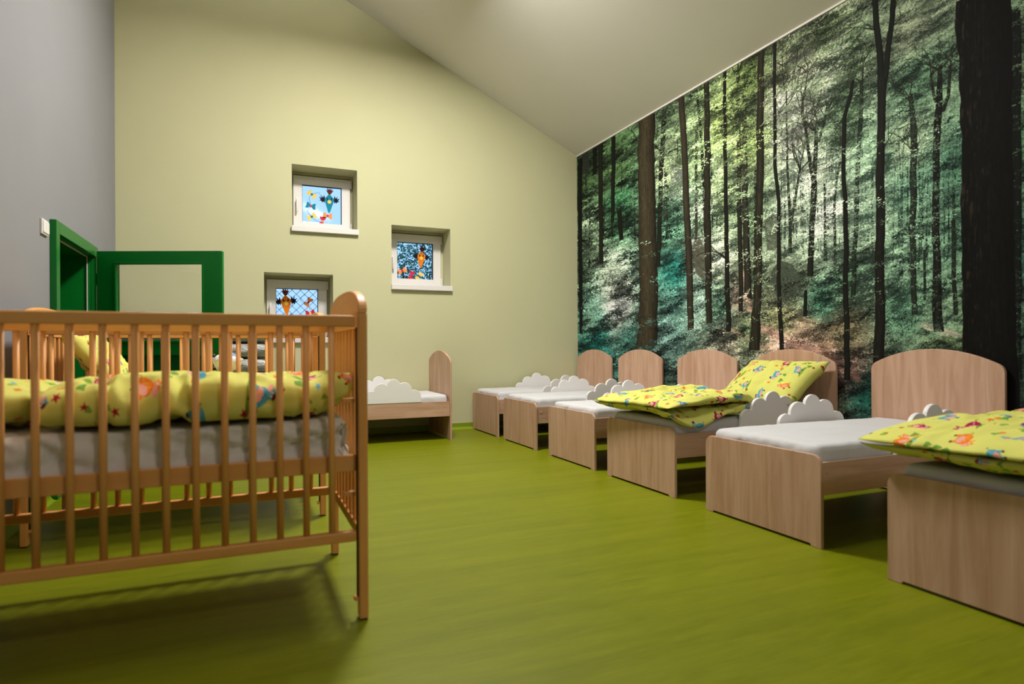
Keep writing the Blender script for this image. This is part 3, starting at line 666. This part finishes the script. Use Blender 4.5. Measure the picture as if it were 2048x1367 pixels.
def hedge():
    rnd = random.Random(5)
    V, Fc = [], []
    t = thing('leafy_shrub', 'leafy green shrub growing outside the right window', 'shrub', (2.4, D + 1.3, 0))
    for k in range(15000):
        x, z = rnd.uniform(-.85, .85), rnd.uniform(1.2, 3.0); y = rnd.uniform(-.3, .3)
        if z > 2.35 + .5 * math.sin(x * 2 + 1.1) + rnd.uniform(-.2, .15): continue
        a = Vector((rnd.uniform(-1, 1), rnd.uniform(-.5, .5), rnd.uniform(-1, 1))).normalized(); b = a.orthogonal().normalized(); b = Matrix.Rotation(rnd.uniform(0, 6), 3, a) @ b
        l, w2 = rnd.uniform(.022, .04), rnd.uniform(.009, .016); c = Vector((x, y, z)); i = len(V)
        V += [c, c + a * l * .5 + b * w2, c + a * l, c + a * l * .5 - b * w2]; Fc.append((i, i + 1, i + 2, i + 3))
    lv = mesh_obj('foliage', V, Fc, mat('leaf_green', (60, 160, 140), .6, .3), t); lv['kind'] = 'stuff'
    bm = bmesh.new()
    for k in range(7):
        x = rnd.uniform(-.4, .4); rod(bm, (x * .3, 0, 0), (x * 2.2, rnd.uniform(-.1, .1), rnd.uniform(1.8, 2.6)), .012, 6)
    bm_obj('stems', bm, mat('bark', (70, 60, 46), .8, .2), t)
hedge()
struct(boxo('trim_2', -6, 12, D + .5, D + 14, -.35, -.12, mat('outdoor_paving', (150, 152, 156), .9, .2)))

# ---------------------------------------------------------------- door
def door():
    t = struct(bpy.data.objects.new('door_1', None)); COL.objects.link(t)
    y0, y1, _, z1 = DOOR; x = XL
    def portal(nm, a0, a1, top, wd, X0, X1, m, par=t):
        bm = bmesh.new(); box(bm, X0, X1, a0, a0 + wd, 0, top, .003); box(bm, X0, X1, a1 - wd, a1, 0, top, .003); box(bm, X0, X1, a0 + wd, a1 - wd, top - wd, top, .003)
        return bm_obj(nm, bm, m, par)
    portal('architrave', y0 - .055, y1 + .055, z1 + .055, .085, x + .0005, x + .04, M_green)
    portal('jamb_lining', y0 + .0005, y1 - .0005, z1 - .0005, .028, x - .365, x - .0005, M_green)
    portal('door_seal', y0 + .0285, y1 - .0285, z1 - .0285, .012, x - .03, x - .02, mat('pale_seal', (190, 190, 180), .6, .3))
    portal('outer_architrave', y0 - .055, y1 + .055, z1 + .055, .085, x - .4, x - .366, M_green)
    # the open leaf, hinged on the far jamb and swung into the room
    hx, hy = x + .055, y1 - .02
    ang = math.radians(-22.5); Lw, Lh = 1.045, 1.846
    lf = bpy.data.objects.new('door_leaf', None); COL.objects.link(lf); lf.parent = t
    lf.location = (hx * S, hy * S, 0); lf.rotation_euler = (0, 0, ang)
    gx0, gx1, gz0, gz1 = .165, .885, 1.085, 1.735
    bm = bmesh.new(); th = .045
    for a in ((0, gx0, .01, Lh), (gx1, Lw, .01, Lh), (gx0, gx1, gz1, Lh), (gx0, gx1, .96, gz0), (gx0, gx1, .01, .17)):
        box(bm, a[0], a[1], -th / 2, th / 2, a[2], a[3])
    bmesh.ops.remove_doubles(bm, verts=bm.verts, dist=1e-5); bm_obj('stile_and_rail', bm, M_green, lf)
    def bead(a0, a1, b0, b1, wdt):
        bm = bmesh.new()
        for yy in (-th / 2 - .006, th / 2):
            for (p, q, r, s_) in ((a0, a1, b1 - wdt, b1), (a0, a1, b0, b0 + wdt), (a0, a0 + wdt, b0 + wdt, b1 - wdt), (a1 - wdt, a1, b0 + wdt, b1 - wdt)): box(bm, p, q, yy, yy + .006, r, s_, .002)
        return bm_obj('glazing_bead', bm, M_green, lf)
    bead(gx0 - .018, gx1 + .018, gz0 - .018, gz1 + .018, .016)
    bm_p = bmesh.new(); box(bm_p, gx0, gx1, -.012, .012, .17, .96); bm_obj('lower_panel', bm_p, M_dkgreen, lf)
    bm_g = bmesh.new(); box(bm_g, gx0, gx1, -.003, .003, gz0, gz1); bm_obj('glass_pane', bm_g, M_glass, lf)
    bm = bmesh.new(); box(bm, Lw - .001, Lw + .012, -th / 2 + .006, th / 2 - .006, .012, Lh - .002, .002); bm_obj('rebate_edge', bm, M_green, lf)
    bm = bmesh.new()
    for sg in (-1, 1):
        rod(bm, (Lw - .07, sg * th / 2, .945), (Lw - .07, sg * (th / 2 + .05), .945), .012); rod(bm, (Lw - .07, sg * (th / 2 + .05), .945), (Lw - .2, sg * (th / 2 + .05), .945), .011)
        rod(bm, (Lw - .07, sg * th / 2, .945), (Lw - .07, sg * (th / 2 + .008), .945), .028, 16); rod(bm, (Lw - .07, sg * th / 2, .84), (Lw - .07, sg * (th / 2 + .008), .84), .026, 16)
    bm_obj('door_handle', bm, M_metal, lf, True)
    for zz in (1.56, .3):
        bm = bmesh.new(); rod(bm, (-.022, .02, zz), (-.022, .02, zz + .1), .012); box(bm, -.022, .02, .018, .024, zz, zz + .1); bm_obj('hinge', bm, M_black, lf)
door()
t = thing('light_switch', 'white double light switch on the white wall beside the door', 'light switch', (XL, 4.895, 1.80))
bm = bmesh.new(); box(bm, .0005, .014, -.07, .07, -.047, .052, .004); bm_obj('switch_plate', bm, M_paintw, t)
for yy in (-.062, .002):
    bm = bmesh.new(); box(bm, .014, .02, yy, yy + .06, -.036, .042, .003); bm_obj('switch_rocker', bm, M_paintw, t)
# ---------------------------------------------------------------- toddler beds
BL, BW, BH, FH = 1.52, .833, .983, .463
def foot_cut(w, h0):   # lower edge with two little feet
    return [(-w / 2, 0), (-w / 2 + .06, 0), (-w / 2 + .068, h0), (w / 2 - .068, h0), (w / 2 - .06, 0), (w / 2, 0)]
def cloud_profile(flip=1):
    lobes = [(-.235, .07, .068), (-.125, .135, .078), (0, .185, .072), (.115, .14, .08), (.225, .065, .072)]
    pts = [(-.318, 0)]
    N_ = 96
    for k in range(N_ + 1):
        x = -.305 + .605 * k / N_
        z = 0
        for (cx, cz, r) in lobes:
            if abs(x - cx) < r: z = max(z, cz + math.sqrt(r * r - (x - cx) ** 2))
        # base lobes reach the rail
        if x < -.235: z = max(z, 0.02)
        pts.append((x, max(z, .01)))
    pts.append((.312, 0))
    return pts
def rounded_board(w, h, r, arch=0, bottom=None):
    pts = list(bottom or [(-w / 2, 0), (w / 2, 0)])
    if arch:
        sh = h - arch            # shoulder height
        pts += [(w / 2, sh - .03)]
        # small-radius shoulder into a shallow arch
        c = arc(w / 2 - r, sh - .03, r, 0, 58, 6); pts += c[1:]
        x1, z1 = c[-1]
        n = 20
        R = (x1 ** 2 + (h - z1) ** 2) / (2 * (h - z1)); a1 = math.asin(x1 / R)
        pts += [(R * math.sin(a1 - 2 * a1 * k / n), h - R + R * math.cos(a1 - 2 * a1 * k / n)) for k in range(1, n)]
        c2 = [(-x, z) for x, z in c[::-1]]; pts += c2
        pts = pts[:-1] + [(-w / 2, sh - .03)]
    else:
        pts += arc(w / 2 - r, h - r, r, 0, 90, 6) + arc(-w / 2 + r, h - r, r, 90, 180, 6)
    return pts
def make_bed(label, loc, rz=0, clouds=(.88, .88)):
    t = thing('toddler_bed', label, 'bed', loc, rz, 'toddler beds with white cloud guards')
    cut = foot_cut(BW, .012)
    prism('footboard', rounded_board(BW, FH, .055, 0, cut), 0, .02, 'x', W_z, t, .003)
    prism('headboard', rounded_board(BW + .014, BH, .06, .115, foot_cut(BW + .014, .012)), BL - .022, BL, 'x', W_z, t, .003)
    for sg in (-1, 1):
        y = sg * (BW / 2 - .018)
        bm = bmesh.new(); box(bm, .0205, BL - .0225, y - .009, y + .009, .262, .425, .001); r = bm_obj('side_rail', bm, W_x, t)
        for xx in (.06, BL - .08):
            bm = bmesh.new(); rod(bm, (xx, y + sg * .009, .375), (xx, y + sg * .012, .375), .011, 12); bm_obj('screw_cap', bm, M_edge, r)
        o = prism('cloud_guard', [(x + clouds[0 if sg < 0 else 1], z + .4255) for x, z in cloud_profile()], y - .013, y + .013, 'y', M_paintw, t, .004); o['label'] = 'white cloud-shaped safety guard'
    bm = bmesh.new(); box(bm, .0205, BL - .0225, -BW / 2 + .03, BW / 2 - .03, .36, .378); bm_obj('base_board', bm, W_x, t)
    for xx in (.006, BL - .016):
        for yy in (-BW / 2 + .012, BW / 2 - .045):
            bm = bmesh.new(); box(bm, xx - .003, xx + .016, yy, yy + .034, -.0005, .004); bm_obj('floor_glide', bm, M_foot, t)
    return t

def fbm(v, o=4): return noise.fractal(v, .9, 2.1, o, noise_basis='PERLIN_ORIGINAL')
def ridged(v): return 1 - abs(noise.noise(v) * 2.2)
def closed_grid(name, top, bot, nu, nv, m, parent=None, uvs=None):
    """closed cloth body from a top and a bottom sheet that share their outline"""
    V, ix, UV = [], {}, []
    def vid(s_, i, j):
        k = (0 if (i in (0, nu) or j in (0, nv)) else s_, i, j)
        if k not in ix: ix[k] = len(V); V.append(tuple(top(i / nu, j / nv) if s_ == 0 else bot(i / nu, j / nv))); UV.append(uvs(i / nu, j / nv) if uvs else (0, 0))
        return ix[k]
    Fc = []
    for i in range(nu):
        for j in range(nv):
            Fc.append((vid(0, i, j), vid(0, i + 1, j), vid(0, i + 1, j + 1), vid(0, i, j + 1)))
            Fc.append((vid(1, i, j), vid(1, i, j + 1), vid(1, i + 1, j + 1), vid(1, i + 1, j)))
    return mesh_obj(name, V, Fc, m, parent, True, UV)
def mattress(name, label, x0, x1, y0, y1, z0, z1, seed, group, rumple=.012, side=.0):
    nu, nv, KK = (150, 84, .68) if 'cot' in name else (96, 60, .78)
    V, Fc, ix = [], [], {}
    # rounded box: top sheet, rounded sides, flat underside
    r = .035
    def P(i, j):
        # parameter walks over the edge: centre region top, outer rings fold down the sides
        u = -1 + 2 * i / nu; v = -1 + 2 * j / nv
        hx, hy = (x1 - x0) / 2, (y1 - y0) / 2
        def f(t, h):
            tt = abs(t); k = KK
            if tt <= k: return math.copysign((h - r) * tt / k, t), 0
            q = (tt - k) / (1 - k); return math.copysign(h - r, t), q
        xx, qx = f(u, hx); yy, qy = f(v, hy)
        q = max(qx, qy)
        H = z1 - z0; dz = 0; ox = oy = 0
        if q > 0:
            L = r * PI / 2 + (H - r); d = q * L
            if d < r * PI / 2: a = d / r; out = r * math.sin(a); dz = r * (1 - math.cos(a))
            else: out = r; dz = r + d - r * PI / 2
            dx, dy = (qx / q if q else 0), (qy / q if q else 0); n_ = math.hypot(dx, dy) or 1
            if qx and qy: dx, dy = dx / n_, dy / n_
            ox = math.copysign(out * dx, u) if qx else 0; oy = math.copysign(out * dy, v) if qy else 0
        X, Y, Z = (x0 + x1) / 2 + xx + ox, (y0 + y1) / 2 + yy + oy, z1 - dz
        n1 = fbm(Vector((X * 2.2, Y * 2.2, seed)), 3); n2 = ridged(Vector((X * 6 + n1 * 2, Y * 11, seed + 3)))
        if q == 0: Z += min(rumple, .014) * (.6 * n1 + .35 * (n2 - .6)); Z += .008 * (1 - u * u) * (1 - v * v)
        else:
            e = math.sin(min(1, q * 1.2) * PI) * rumple
            w1 = (ridged(Vector((X * 9 + Z * 12, Y * 9 + Z * 12, seed + 5))) - .5) * 1.3 + .5 * (ridged(Vector((X * 22 - Z * 10, Y * 22, seed + 8))) - .6)
            if qy: Y -= math.copysign(max(0, e * (.45 + w1)), v) * 1.1
            if qx: X -= math.copysign(max(0, e * (.45 + w1)), u) * 1.1
        return (X, Y, Z)
    for i in range(nu + 1):
        for j in range(nv + 1): ix[i, j] = len(V); V.append(P(i, j))
    for i in range(nu):
        for j in range(nv): Fc.append((ix[i, j], ix[i + 1, j], ix[i + 1, j + 1], ix[i, j + 1]))
    rim = [ix[i, 0] for i in range(nu + 1)] + [ix[nu, j] for j in range(1, nv + 1)] + [ix[i, nv] for i in range(nu - 1, -1, -1)] + [ix[0, j] for j in range(nv - 1, 0, -1)]
    Fc.append(tuple(rim[::-1]))
    cx, cy = (x0 + x1) / 2, (y0 + y1) / 2
    o = mesh_obj(name, [(x - cx, y - cy, z - z0) for x, y, z in V], Fc, M_cotsheet if 'cot' in name else M_sheet, None, True)
    o.location = (cx * S, cy * S, z0 * S)
    return tag(o, label, 'mattress', group)

TILE = .68
def pillow(label, w, d, th, M, seed, uvo=(0, 0), group=None, material=None, name='pillow'):
    nu, nv = 46, 34
    def edge(u, v):
        a, b = abs(2 * u - 1), abs(2 * v - 1)
        e = max(0, (1 - a ** 3.2)) ** .55 * max(0, (1 - b ** 3.2)) ** .55
        return e
    def base(u, v):
        a, b = 2 * u - 1, 2 * v - 1
        # corners pulled out, sides drawn in
        x = w / 2 * a * (1 - .06 * (1 - b * b)) ; y = d / 2 * b * (1 - .08 * (1 - a * a))
        return x, y, a, b
    def sheet(sg):
        def f(u, v):
            x, y, a, b = base(u, v); e = edge(u, v)
            n1 = fbm(Vector((x * 5, y * 5, seed + sg)), 3); n2 = ridged(Vector((x * 9 + n1, y * 13, seed))) - .6
            cr = math.exp(-((1 - abs(a)) / .2) ** 2) * math.exp(-((1 - abs(b)) / .35) ** 2)
            z = sg * th / 2 * e * (1 + .22 * n1) + e * .012 * n2 + .012 * fbm(Vector((x * 3, y * 3, seed + 9)), 2) + .02 * cr
            return M @ Vector((x, y, z))
        return f
    def uv(u, v): x, y, a, b = base(u, v); return (x / TILE + uvo[0], y / TILE + uvo[1])
    o = closed_grid(name, sheet(1), sheet(-1), nu, nv, material or M_bed, None, uv)
    recentre(o)
    return tag(o, label, 'pillow', group)
def recentre(o):
    me = o.data; n = len(me.vertices); a = np.empty(n * 3, np.float32); me.vertices.foreach_get('co', a); a = a.reshape(-1, 3)
    c = np.array([(a[:, 0].min() + a[:, 0].max()) / 2, (a[:, 1].min() + a[:, 1].max()) / 2, a[:, 2].min()], np.float32)
    a -= c; me.vertices.foreach_set('co', a.ravel()); me.update(); o.location = [float(q) for q in c]
def folded_duvet(label, path, y0, y1, thick, seed, uvo=(0, 0), group=None, name='duvet', axis='x', shape=None, wr=.02, nu=110, nv=60):
    """a quilt folded along a path in its side view (list of (a, z)); runs from y0 to y1 across.
    shape(s, t, p) may move a point afterwards"""
    P = [Vector((a, z)) for a, z in path]
    L = [0]
    for a, b in zip(P[:-1], P[1:]): L.append(L[-1] + (b - a).length)
    tot = L[-1]
    # smooth sampling
    def at(s):
        d = s * tot
        for i in range(len(P) - 1):
            if d <= L[i + 1] or i == len(P) - 2:
                u = (d - L[i]) / (L[i + 1] - L[i]); p0, p1, p2, p3 = P[max(i - 1, 0)], P[i], P[i + 1], P[min(i + 2, len(P) - 1)]
                return .5 * (2 * p1 + (p2 - p0) * u + (2 * p0 - 5 * p1 + 4 * p2 - p3) * u * u + (3 * p1 - p0 - 3 * p2 + p3) * u ** 3)
    def sheet(sg):
        def f(s, t):
            c = at(s); tg = at(min(1, s + .01)) - at(max(0, s - .01)); n = Vector((-tg.y, tg.x)).normalized()
            a, b = abs(2 * s - 1), abs(2 * t - 1)
            e = max(0, 1 - a ** 7) ** .6 * max(0, 1 - b ** 6) ** .6
            y = y0 + (y1 - y0) * t
            q = Vector((s * tot * 3.0, y * 3.0, seed))
            n1 = fbm(q, 3); n2 = ridged(Vector((s * tot * 5 + n1, y * 9 + n1 * 1.5, seed + 2))) - .6
            h = thick / 2 * e * (1 + .35 * n1)
            c = c + n * (sg * h) + n * (e * wr * n2 * 1.2 + wr * .9 * fbm(q * .7 + Vector((5, 5, 5)), 2))
            y += .012 * fbm(Vector((s * tot * 4, seed, t * 1.3)), 2) * (1 if b > .5 else .3)
            p = Vector((c.x, y, c.y)) if axis == 'x' else Vector((y, c.x, c.y))
            if shape: p = shape(s, t, p)
            return p
        return f
    def uv(s, t):
        y = y0 + (y1 - y0) * t
        return (s * tot / TILE + uvo[0], y / TILE + uvo[1])
    o = closed_grid(name, sheet(1), sheet(-1), nu, nv, M_bed, None, uv)
    recentre(o)
    return tag(o, label, 'duvet', group)

BX = 2.612
beds = [  # label, foot x, left (far) side y
    ('toddler bed in the corner, farthest of the row along the forest wall', 2.612, 7.299),
    ('second toddler bed from the green wall in the mural row, bare white sheet', 2.612, 6.301),
    ('third toddler bed from the green wall, standing just beyond the one with a yellow duvet', 2.612, 5.197),
    ('toddler bed with yellow animal duvet on it and propped pillow at its headboard', 2.612, 4.172),
    ('toddler bed with bare white mattress between the two with yellow duvets', 2.607, 3.033),
    ('nearest toddler bed at the right edge of the photo, thick yellow duvet over its footboard', 2.535, 1.806)]
b0 = make_bed(beds[0][0], (beds[0][1], beds[0][2] - BW / 2, 0))
for lab, x, y in beds[1:]: dup(b0, lab, (x, y - BW / 2, 0))
dup(b0, 'toddler bed standing lengthwise against the green wall, beyond the cots', (.567, D - .01 - BW / 2, 0))
ml = ['white-sheeted mattress on the corner bed, farthest of the row', 'white-sheeted mattress on the second bed from the green wall', 'white-sheeted mattress on the third bed, beyond the bed with a propped pillow',
      'white-sheeted mattress mostly hidden under the folded duvet with a propped pillow beside', 'fully visible white-sheeted mattress on the bed between two yellow duvets', 'white-sheeted mattress edge under the nearest folded yellow duvet']
for k, (lab, x, y) in enumerate(beds):
    mattress('mattress', ml[k], x + .03, x + BL - .03, y - BW + .036, y - .036, .38, .505, k * 3.1, 'white mattresses on the toddler beds', .006)
mattress('mattress', 'white-sheeted mattress on the bed along the green wall', .567 + .03, .567 + BL - .03, D - .01 - BW + .036, D - .01 - .036, .38, .495, 40, 'white mattresses on the toddler beds', .006)

# duvet and pillow on the fourth bed
y4 = 4.172
def sh4(s, t, p):
    # left (far, t=1) corner drawn out to a tip beyond the footboard; right front corner slumps over the side
    e_ = min(s, 1 - s)
    if e_ < .28:
        k = 1 - e_ / .28; p.x -= .045 * k * t * t; p.y += .045 * k * t * t * t
    if t < .22:
        k = 1 - t / .22; d = math.exp(-((p.x - 2.78) / .2) ** 2)
        if s < .5: p.z -= .09 * k * d; p.y -= .035 * k * d
    if p.x > 3.14: p.y = min(max(p.y, y4 - BW + .038), y4 - .038)
    if p.z < .53 and p.y > y4 - BW + .03: p.z = .53 + (p.z - .53) * .1
    return p
folded_duvet('yellow animal-print duvet folded in two on the bed with the propped pillow', [(2.57, .585), (2.68, .563), (2.9, .56), (3.15, .562), (3.27, .572), (3.315, .605), (3.27, .642), (3.12, .65), (2.85, .64), (2.68, .625), (2.56, .598)],
             y4 - BW - .005, y4 + .02, .068, 3.3, (.13, .27), 'folded animal-print duvets', shape=sh4)
M = Matrix.Translation((3.855, y4 - BW / 2 - .02, .715)) @ Matrix.Rotation(math.radians(-36), 4, 'Y') @ Matrix.Rotation(PI, 4, 'Y') @ Matrix.Rotation(PI, 4, 'Y')
pillow('yellow animal-print pillow propped against a pale wooden headboard', .54, .80, .2, M, 1.7, (.4, .05), 'animal-print pillows')
# duvet on the nearest bed
y6 = 1.806; x6 = 2.535
def sh6(s, t, p):
    e_ = min(s, 1 - s)
    if e_ < .3:
        k = 1 - e_ / .3; p.x -= .035 * k * (.4 + .6 * t); p.y += .045 * k * t ** 3
    if p.x > x6 + .53: p.y = min(max(p.y, y6 - BW + .038), y6 - .038)
    if p.z < .53 and p.x > x6 + .03: p.z = .53 + (p.z - .53) * .1
    return p
folded_duvet('yellow animal-print duvet folded thickly over the nearest bed at the right edge', [(x6 - .02, .582), (x6 + .09, .56), (2.9, .562), (3.3, .565), (3.62, .58), (3.67, .62), (3.58, .665), (3.3, .668), (2.9, .655), (x6 + .08, .632), (x6 - .03, .598)],
             y6 - BW - .01, y6 + .05, .078, 8.3, (.55, .62), 'folded animal-print duvets', shape=sh6)

# ---------------------------------------------------------------- cots
CW, CL = .84, 1.5                   # across (y) and along (x)
def make_cot(label, loc):
    """origin: near right foot corner on the floor; runs towards -x and +y"""
    t = thing('wooden_cot', label, 'cot', loc, 0, 'beech cots with barred sides')
    pw, pd = .034, .05
    for ex in (0, 1):
        X1 = 0 if ex == 0 else -CL + pw; X0 = X1 - pw; xm = (X0 + X1) / 2
        for Y0 in (0, CW - pd):
            bm = bmesh.new(); box(bm, X0, X1, Y0, Y0 + pd, .004, 1.135, .006, 2); p = bm_obj('corner_post', bm, B_z, t)
            bm = bmesh.new(); box(bm, X0 + .004, X1 - .004, Y0 + .005, Y0 + pd - .005, 0, .0045); bm_obj('floor_glide', bm, M_foot, p)
        # arched top board, on the post tops
        prof = [(0, 1.1355)]; n = 28
        a, h = CW / 2, .105
        prof = [(a - a * math.copysign(abs(math.cos(PI * k / n)) ** (2 / 2.7), math.cos(PI * k / n)), 1.1355 + h * math.sin(PI * k / n) ** (2 / 2.4)) for k in range(n + 1)]
        prof = prof[::-1]
        prism('arched_end_board', prof, X0, X1, 'x', B_y, t, .006, False)
        bm = bmesh.new(); box(bm, xm - .013, xm + .013, pd + .0005, CW - pd - .0005, 1.08, 1.135, .003); bm_obj('end_top_rail', bm, B_y, t)
        bm = bmesh.new(); box(bm, xm - .013, xm + .013, pd + .0005, CW - pd - .0005, .288, .33, .004); bm_obj('end_bottom_rail', bm, B_y, t)
        for k in range(8):
            y = pd + (CW - 2 * pd) * (k + .5) / 8
            bm = bmesh.new(); box(bm, xm - .009, xm + .009, y - .016, y + .016, .331, 1.079, .003); bm_obj('end_slat', bm, B_z, t)
    first = None
    for sd in (0, 1):
        yy = .006 if sd == 0 else CW - .038
        nm = 'side'
        xa, xb = -CL + pw + .008, -pw - .008
        bm = bmesh.new(); box(bm, xa, xb, yy, yy + .032, 1.083, 1.125, .006); bm_obj('side_top_rail', bm, B_x, t)
        bm = bmesh.new(); box(bm, xa, xb, yy, yy + .032, .292, .331, .006); bm_obj('side_bottom_rail', bm, B_x, t)
        k = 0
        x = -.128
        while x > xa + .02:
            if first is None:
                bm = bmesh.new(); rod(bm, (0, 0, .3315), (0, 0, 1.0825), .0118, 12); first = bm_obj('side_bar', bm, B_z, t, True); q = first
            else:
                q = first.copy(); COL.objects.link(q); q.parent = t
            q.location = (x * S, (yy + .016) * S, 0); x -= .0885
        # metal guide rods of the drop side with their wooden blocks
        for xx in (-pw - .004, -CL + pw + .004):
            yr = yy + .016
            bm = bmesh.new(); rod(bm, (xx, yr, .085), (xx, yr, 1.082), .0032, 8); bm_obj('guide_rod', bm, M_metal, t)
            bm = bmesh.new(); sg = 1 if xx > -.5 else -1; box(bm, xx - .012, xx + .012, yr - .01, yr + .02, .07, .0845, .002); bm_obj('rod_block', bm, B_x, t)
        bm = bmesh.new()
    for sd in (0, 1):
        y = .042 if sd == 0 else CW - .06
        bm = bmesh.new(); box(bm, -CL + pw + .002, -pw - .002, y, y + .018, .545, .606, .003); bm_obj('base_rail', bm, B_x, t)
    bm = bmesh.new(); box(bm, -CL + pw + .002, -pw - .002, .062, CW - .062, .548, .56); bm_obj('mattress_base', bm, B_x, t)
    for (xx, zz) in ((-pw - .05, .80), (-pw - .05, .45)):
        bm = bmesh.new(); box(bm, xx, xx + .046, .052, .075, zz, zz + .018, .003); bm_obj('cross_block', bm, B_x, t)
    return t
CA = (.418, 2.317); CB = (.447, 3.866)
ca = make_cot('nearest beech cot with barred drop side, filling the left foreground', (CA[0], CA[1], 0))
cb = dup(ca, 'second beech cot, seen through the bars of the nearest one', (CB[0], CB[1], 0))
mattress('cot_mattress', 'white-sheeted rumpled mattress in the nearest cot', CA[0] - CL + .045, CA[0] - .045, CA[1] + .062, CA[1] + CW - .062, .562, .73, 51, 'cot mattresses', .03)
mattress('cot_mattress', 'white-sheeted mattress in the second cot', CB[0] - CL + .045, CB[0] - .045, CB[1] + .062, CB[1] + CW - .062, .562, .71, 61, 'cot mattresses', .02)
def shA(s, t, p):
    if t > .86: k = (t - .86) / .14; p.z += .05 * k * math.exp(-((p.y - CA[1] - .1) / .25) ** 2); 
    if t < .1: k = 1 - t / .1; p.z += .0 * k
    p.y = max(p.y, CA[1] + .053); p.y = min(p.y, CA[1] + CW - .055)
    if p.z < .754: p.z = .754 + (p.z - .754) * .06
    return p
folded_duvet('yellow animal-print duvet rolled thickly along the bars of the nearest cot', [(CA[1] + .72, .76), (CA[1] + .4, .765), (CA[1] + .13, .775), (CA[1] + .082, .81), (CA[1] + .13, .855), (CA[1] + .4, .87), (CA[1] + .72, .85)],
             CA[0] - 1.03, CA[0] - .042, .07, 14.2, (.2, .1), 'cot duvets', axis='y', shape=shA, wr=.024, nu=110, nv=96)
Mp = Matrix.Translation((CA[0] - 1.235, CA[1] + CW / 2, .80)) @ Matrix.Rotation(math.radians(8), 4, 'Y')
pillow('yellow animal-print pillow lying at the left end of the nearest cot', .40, .66, .15, Matrix.Translation((CA[0] - 1.235, CA[1] + CW / 2, .83)), 5.5, (.1, .6), 'animal-print pillows')
def shB(s, t, p):
    p.y = min(max(p.y, CB[1] + .055), CB[1] + CW - .055)
    if p.z < .735: p.z = .735 + (p.z - .735) * .06
    return p
folded_duvet('yellow animal-print duvet spread over the second cot', [(CB[1] + .76, .745), (CB[1] + .4, .745), (CB[1] + .12, .75), (CB[1] + .08, .782), (CB[1] + .12, .81), (CB[1] + .4, .825), (CB[1] + .76, .815)],
             CB[0] - 1.02, CB[0] - .06, .05, 24.2, (.7, .3), 'cot duvets', axis='y', shape=shB, wr=.014, nu=90, nv=80)
M = Matrix.Translation((CB[0] - 1.21, CB[1] + CW / 2, .94)) @ Matrix.Rotation(math.radians(52), 4, 'Y')
pillow('yellow animal-print pillow leaning upright at the left end of the second cot', .50, .70, .13, M, 9.1, (.3, .8), 'animal-print pillows')
def white_print():
    rng = np.random.default_rng(3); cv = Canvas(256, 256, (226, 222, 226)); cv.wrap = True
    for y in (20, 60): cv.line([(0, y), (255, y + 6)], 3, (200, 120, 160))
    cv.ellipse(150, 140, 26, 18, (236, 170, 60)); cv.ellipse(172, 126, 12, 11, (236, 170, 60)); cv.ellipse(60, 190, 14, 10, (120, 160, 200)); cv.ellipse(60, 110, 10, 10, (240, 180, 170))
    return np.clip(cv.a / 255., 0, 1)
pillow('small white pillow with pink lines lying on the second cot', .15, .24, .11, Matrix.Translation((CB[0] - .55, CB[1] + .5, .925)) @ Matrix.Rotation(.2, 4, 'Z'), 12.4, (.2, .3), None, print_mat('white_print_cotton', white_print(), .8, .1), 'small_pillow')

# ---------------------------------------------------------------- film-wrapped mattresses stacked behind the door
def wrapped(k, x0, x1, y0, y1, z0, z1):
    nu, nv = 44, 28
    def sheet(sg):
        def f(u, v):
            a, b = 2 * u - 1, 2 * v - 1
            e = max(0, 1 - abs(a) ** 14) ** .5 * max(0, 1 - abs(b) ** 12) ** .5
            x = x0 + (x1 - x0) * u; y = y0 + (y1 - y0) * v
            n1 = fbm(Vector((x * 5, y * 5, k * 3.7 + sg)), 4); n2 = ridged(Vector((x * 11, y * 9, k * 2.2))) - .6
            z = (z0 + z1) / 2 + sg * (z1 - z0) / 2 * e * (1 + .04 * n1) + .004 * n2 * e
            return Vector((x + .008 * n1, y + .006 * n2, z))
        return f
    o = closed_grid('wrapped_mattress', sheet(1), sheet(-1), nu, nv, M_film, None)
    recentre(o); return o
zz = .0; hh = .142
names = ['lowest', 'second from the floor', 'third from the floor', 'fourth from the floor', 'fifth from the floor', 'sixth from the floor', 'seventh from the floor', 'second from the top', 'topmost']
rr = random.Random(4)
for k in range(9):
    top = k >= 8
    x1 = .26 + rr.uniform(-.02, .015) if k < 8 else -.22
    x0 = -1.16 + rr.uniform(0, .03)
    o = wrapped(k, x0, x1, 6.72 + rr.uniform(0, .02), 7.33 - rr.uniform(0, .01), zz + .002, zz + hh)
    tag(o, 'plastic-wrapped grey mattress, %s of the stack behind the green door' % names[k], 'mattress', 'film-wrapped mattresses in a stack')
    zz += hh + .012
